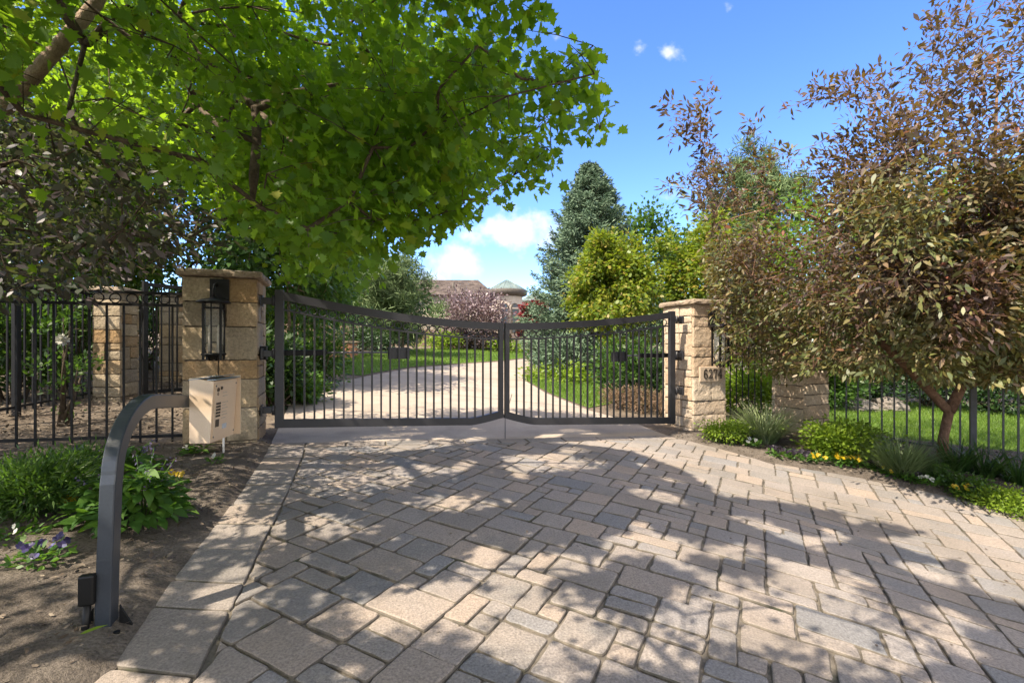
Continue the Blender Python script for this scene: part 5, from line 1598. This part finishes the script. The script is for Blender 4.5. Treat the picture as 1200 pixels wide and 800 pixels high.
d_ = rnd_dirs(m_, a); leaf_mesh('petals', d_ * .02, d_ + a.normal(size=(m_, 3)) * .3, a.normal(size=(m_, 3)), a.uniform(.03, .065, m_), np.array([(0, .1, 0), (.5, .4, .05), (1, 0, 0), (.5, -.4, .05), (0, -.1, 0)], float), M['petal_w'], rs)
q = MB(); q.tube([(0, 0, 0), (.05, .06, .12), (.12, .2, .1)], .004, 5); q.build('stem', M['bark'], rs)

# ------------------------------------------------------------------ sky, sun, camera
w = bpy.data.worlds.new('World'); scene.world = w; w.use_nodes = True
nt = w.node_tree; nd, lk = nt.nodes, nt.links; nd.clear()
out = nd.new('ShaderNodeOutputWorld'); bg = nd.new('ShaderNodeBackground'); sky = nd.new('ShaderNodeTexSky')
sky.sky_type = 'NISHITA'; sky.sun_disc = False; sky.sun_elevation = math.asin(SUN.z); sky.sun_rotation = math.atan2(SUN.x, SUN.y)
sky.altitude = 1400; sky.air_density = 1.0; sky.dust_density = .15; sky.ozone_density = 3.2
bg.inputs['Strength'].default_value = .15
tc = nd.new('ShaderNodeTexCoord'); sep = nd.new('ShaderNodeSeparateXYZ'); lk.new(tc.outputs['Generated'], sep.inputs[0])


def mth(op, a, b=None, c=None):
    n = nd.new('ShaderNodeMath'); n.operation = op
    for i, v in enumerate((a, b, c)):
        if v is None: continue
        if isinstance(v, (int, float)): n.inputs[i].default_value = v
        else: lk.new(v, n.inputs[i])
    return n.outputs[0]


yy = mth('MAXIMUM', sep.outputs[1], .02)
u_ = mth('DIVIDE', sep.outputs[0], yy); v_ = mth('DIVIDE', sep.outputs[2], yy)
comb = nd.new('ShaderNodeCombineXYZ'); lk.new(u_, comb.inputs[0]); lk.new(v_, comb.inputs[1])
nz = nd.new('ShaderNodeTexNoise'); nz.inputs['Scale'].default_value = 16; nz.inputs['Detail'].default_value = 7; nz.inputs['Roughness'].default_value = .55; lk.new(comb.outputs[0], nz.inputs['Vector'])
tot_ = None
for cx, cy, a, b, s in [(606, 270, 62, 30, 1.0), (532, 308, 36, 26, .95), (500, 330, 60, 24, .6), (751, 56, 15, 9, .36), (786, 62, 16, 18, .40), (782, 231, 14, 8, .42), (853, 15, 5, 10, .24), (655, 40, 9, 16, .3), (560, 278, 22, 16, .5)]:
    e = mth('ADD', mth('POWER', mth('MULTIPLY', mth('SUBTRACT', u_, (cx - CX) / F), F / a), 2), mth('POWER', mth('MULTIPLY', mth('SUBTRACT', v_, (HY - cy) / F), F / b), 2))
    k = mth('MULTIPLY', mth('SUBTRACT', 1.1, mth('SQRT', mth('MAXIMUM', e, .0001))), s)
    tot_ = k if tot_ is None else mth('MAXIMUM', tot_, k)
cl = mth('ADD', tot_, mth('MULTIPLY', mth('SUBTRACT', nz.outputs[0], .5), 2.2))
mr = nd.new('ShaderNodeMapRange'); mr.interpolation_type = 'SMOOTHSTEP'; mr.inputs[1].default_value = .12; mr.inputs[2].default_value = .75; lk.new(cl, mr.inputs[0])
front = mth('GREATER_THAN', sep.outputs[1], .05)
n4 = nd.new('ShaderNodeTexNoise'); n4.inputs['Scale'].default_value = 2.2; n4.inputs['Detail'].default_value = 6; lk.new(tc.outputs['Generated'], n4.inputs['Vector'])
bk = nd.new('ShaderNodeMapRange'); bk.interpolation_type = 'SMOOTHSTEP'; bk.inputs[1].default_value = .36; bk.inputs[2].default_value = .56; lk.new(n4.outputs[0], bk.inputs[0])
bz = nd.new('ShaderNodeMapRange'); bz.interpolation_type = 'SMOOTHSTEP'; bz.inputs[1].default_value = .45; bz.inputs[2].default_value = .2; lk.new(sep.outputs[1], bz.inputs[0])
back = mth('MULTIPLY', mth('MULTIPLY', bk.outputs[0], bz.outputs[0]), .92)  # bright cloud cover added out of view to neutralise the blue fill
cm = mth('MULTIPLY', mth('MULTIPLY', mr.outputs[0], front), .9)
mx = nd.new('ShaderNodeMix'); mx.data_type = 'RGBA'; hs_ = nd.new('ShaderNodeHueSaturation'); hs_.inputs['Hue'].default_value = .514; hs_.inputs['Saturation'].default_value = 1.2; hs_.inputs['Value'].default_value = .88; lk.new(sky.outputs[0], hs_.inputs['Color']); lk.new(cm, mx.inputs[0]); lk.new(hs_.outputs[0], mx.inputs[6]); mx.inputs[7].default_value = (2.25, 2.35, 2.5, 1)
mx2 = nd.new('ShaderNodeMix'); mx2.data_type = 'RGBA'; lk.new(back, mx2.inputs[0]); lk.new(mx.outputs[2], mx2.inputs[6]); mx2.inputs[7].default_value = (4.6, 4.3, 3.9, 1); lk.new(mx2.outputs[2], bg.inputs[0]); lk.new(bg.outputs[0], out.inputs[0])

sl = bpy.data.lights.new('sun', 'SUN'); sl.energy = 3.35; sl.angle = R(.53); sl.color = (1, .88, .72)
so = bpy.data.objects.new('sun', sl); COL.objects.link(so); so.rotation_euler = SUN.to_track_quat('Z', 'Y').to_euler(); so.location = (-10, -8, 18)

cam = bpy.data.cameras.new('camera'); cam.sensor_width = 36; cam.lens = F / 1200 * 36; cam.shift_y = (HY - 400) / 1200; cam.clip_end = 1500; cam.clip_start = .05
co = bpy.data.objects.new('camera', cam); COL.objects.link(co); co.location = (0, 0, CAMZ); co.rotation_euler = (R(90), 0, 0); scene.camera = co
scene.view_settings.view_transform = 'Standard'; scene.view_settings.look = 'None'; scene.view_settings.exposure = 1.76; scene.view_settings.gamma = 1
scene.cycles.use_denoising = True
scene.cycles.max_bounces = 8; scene.cycles.diffuse_bounces = 4; scene.cycles.transmission_bounces = 6
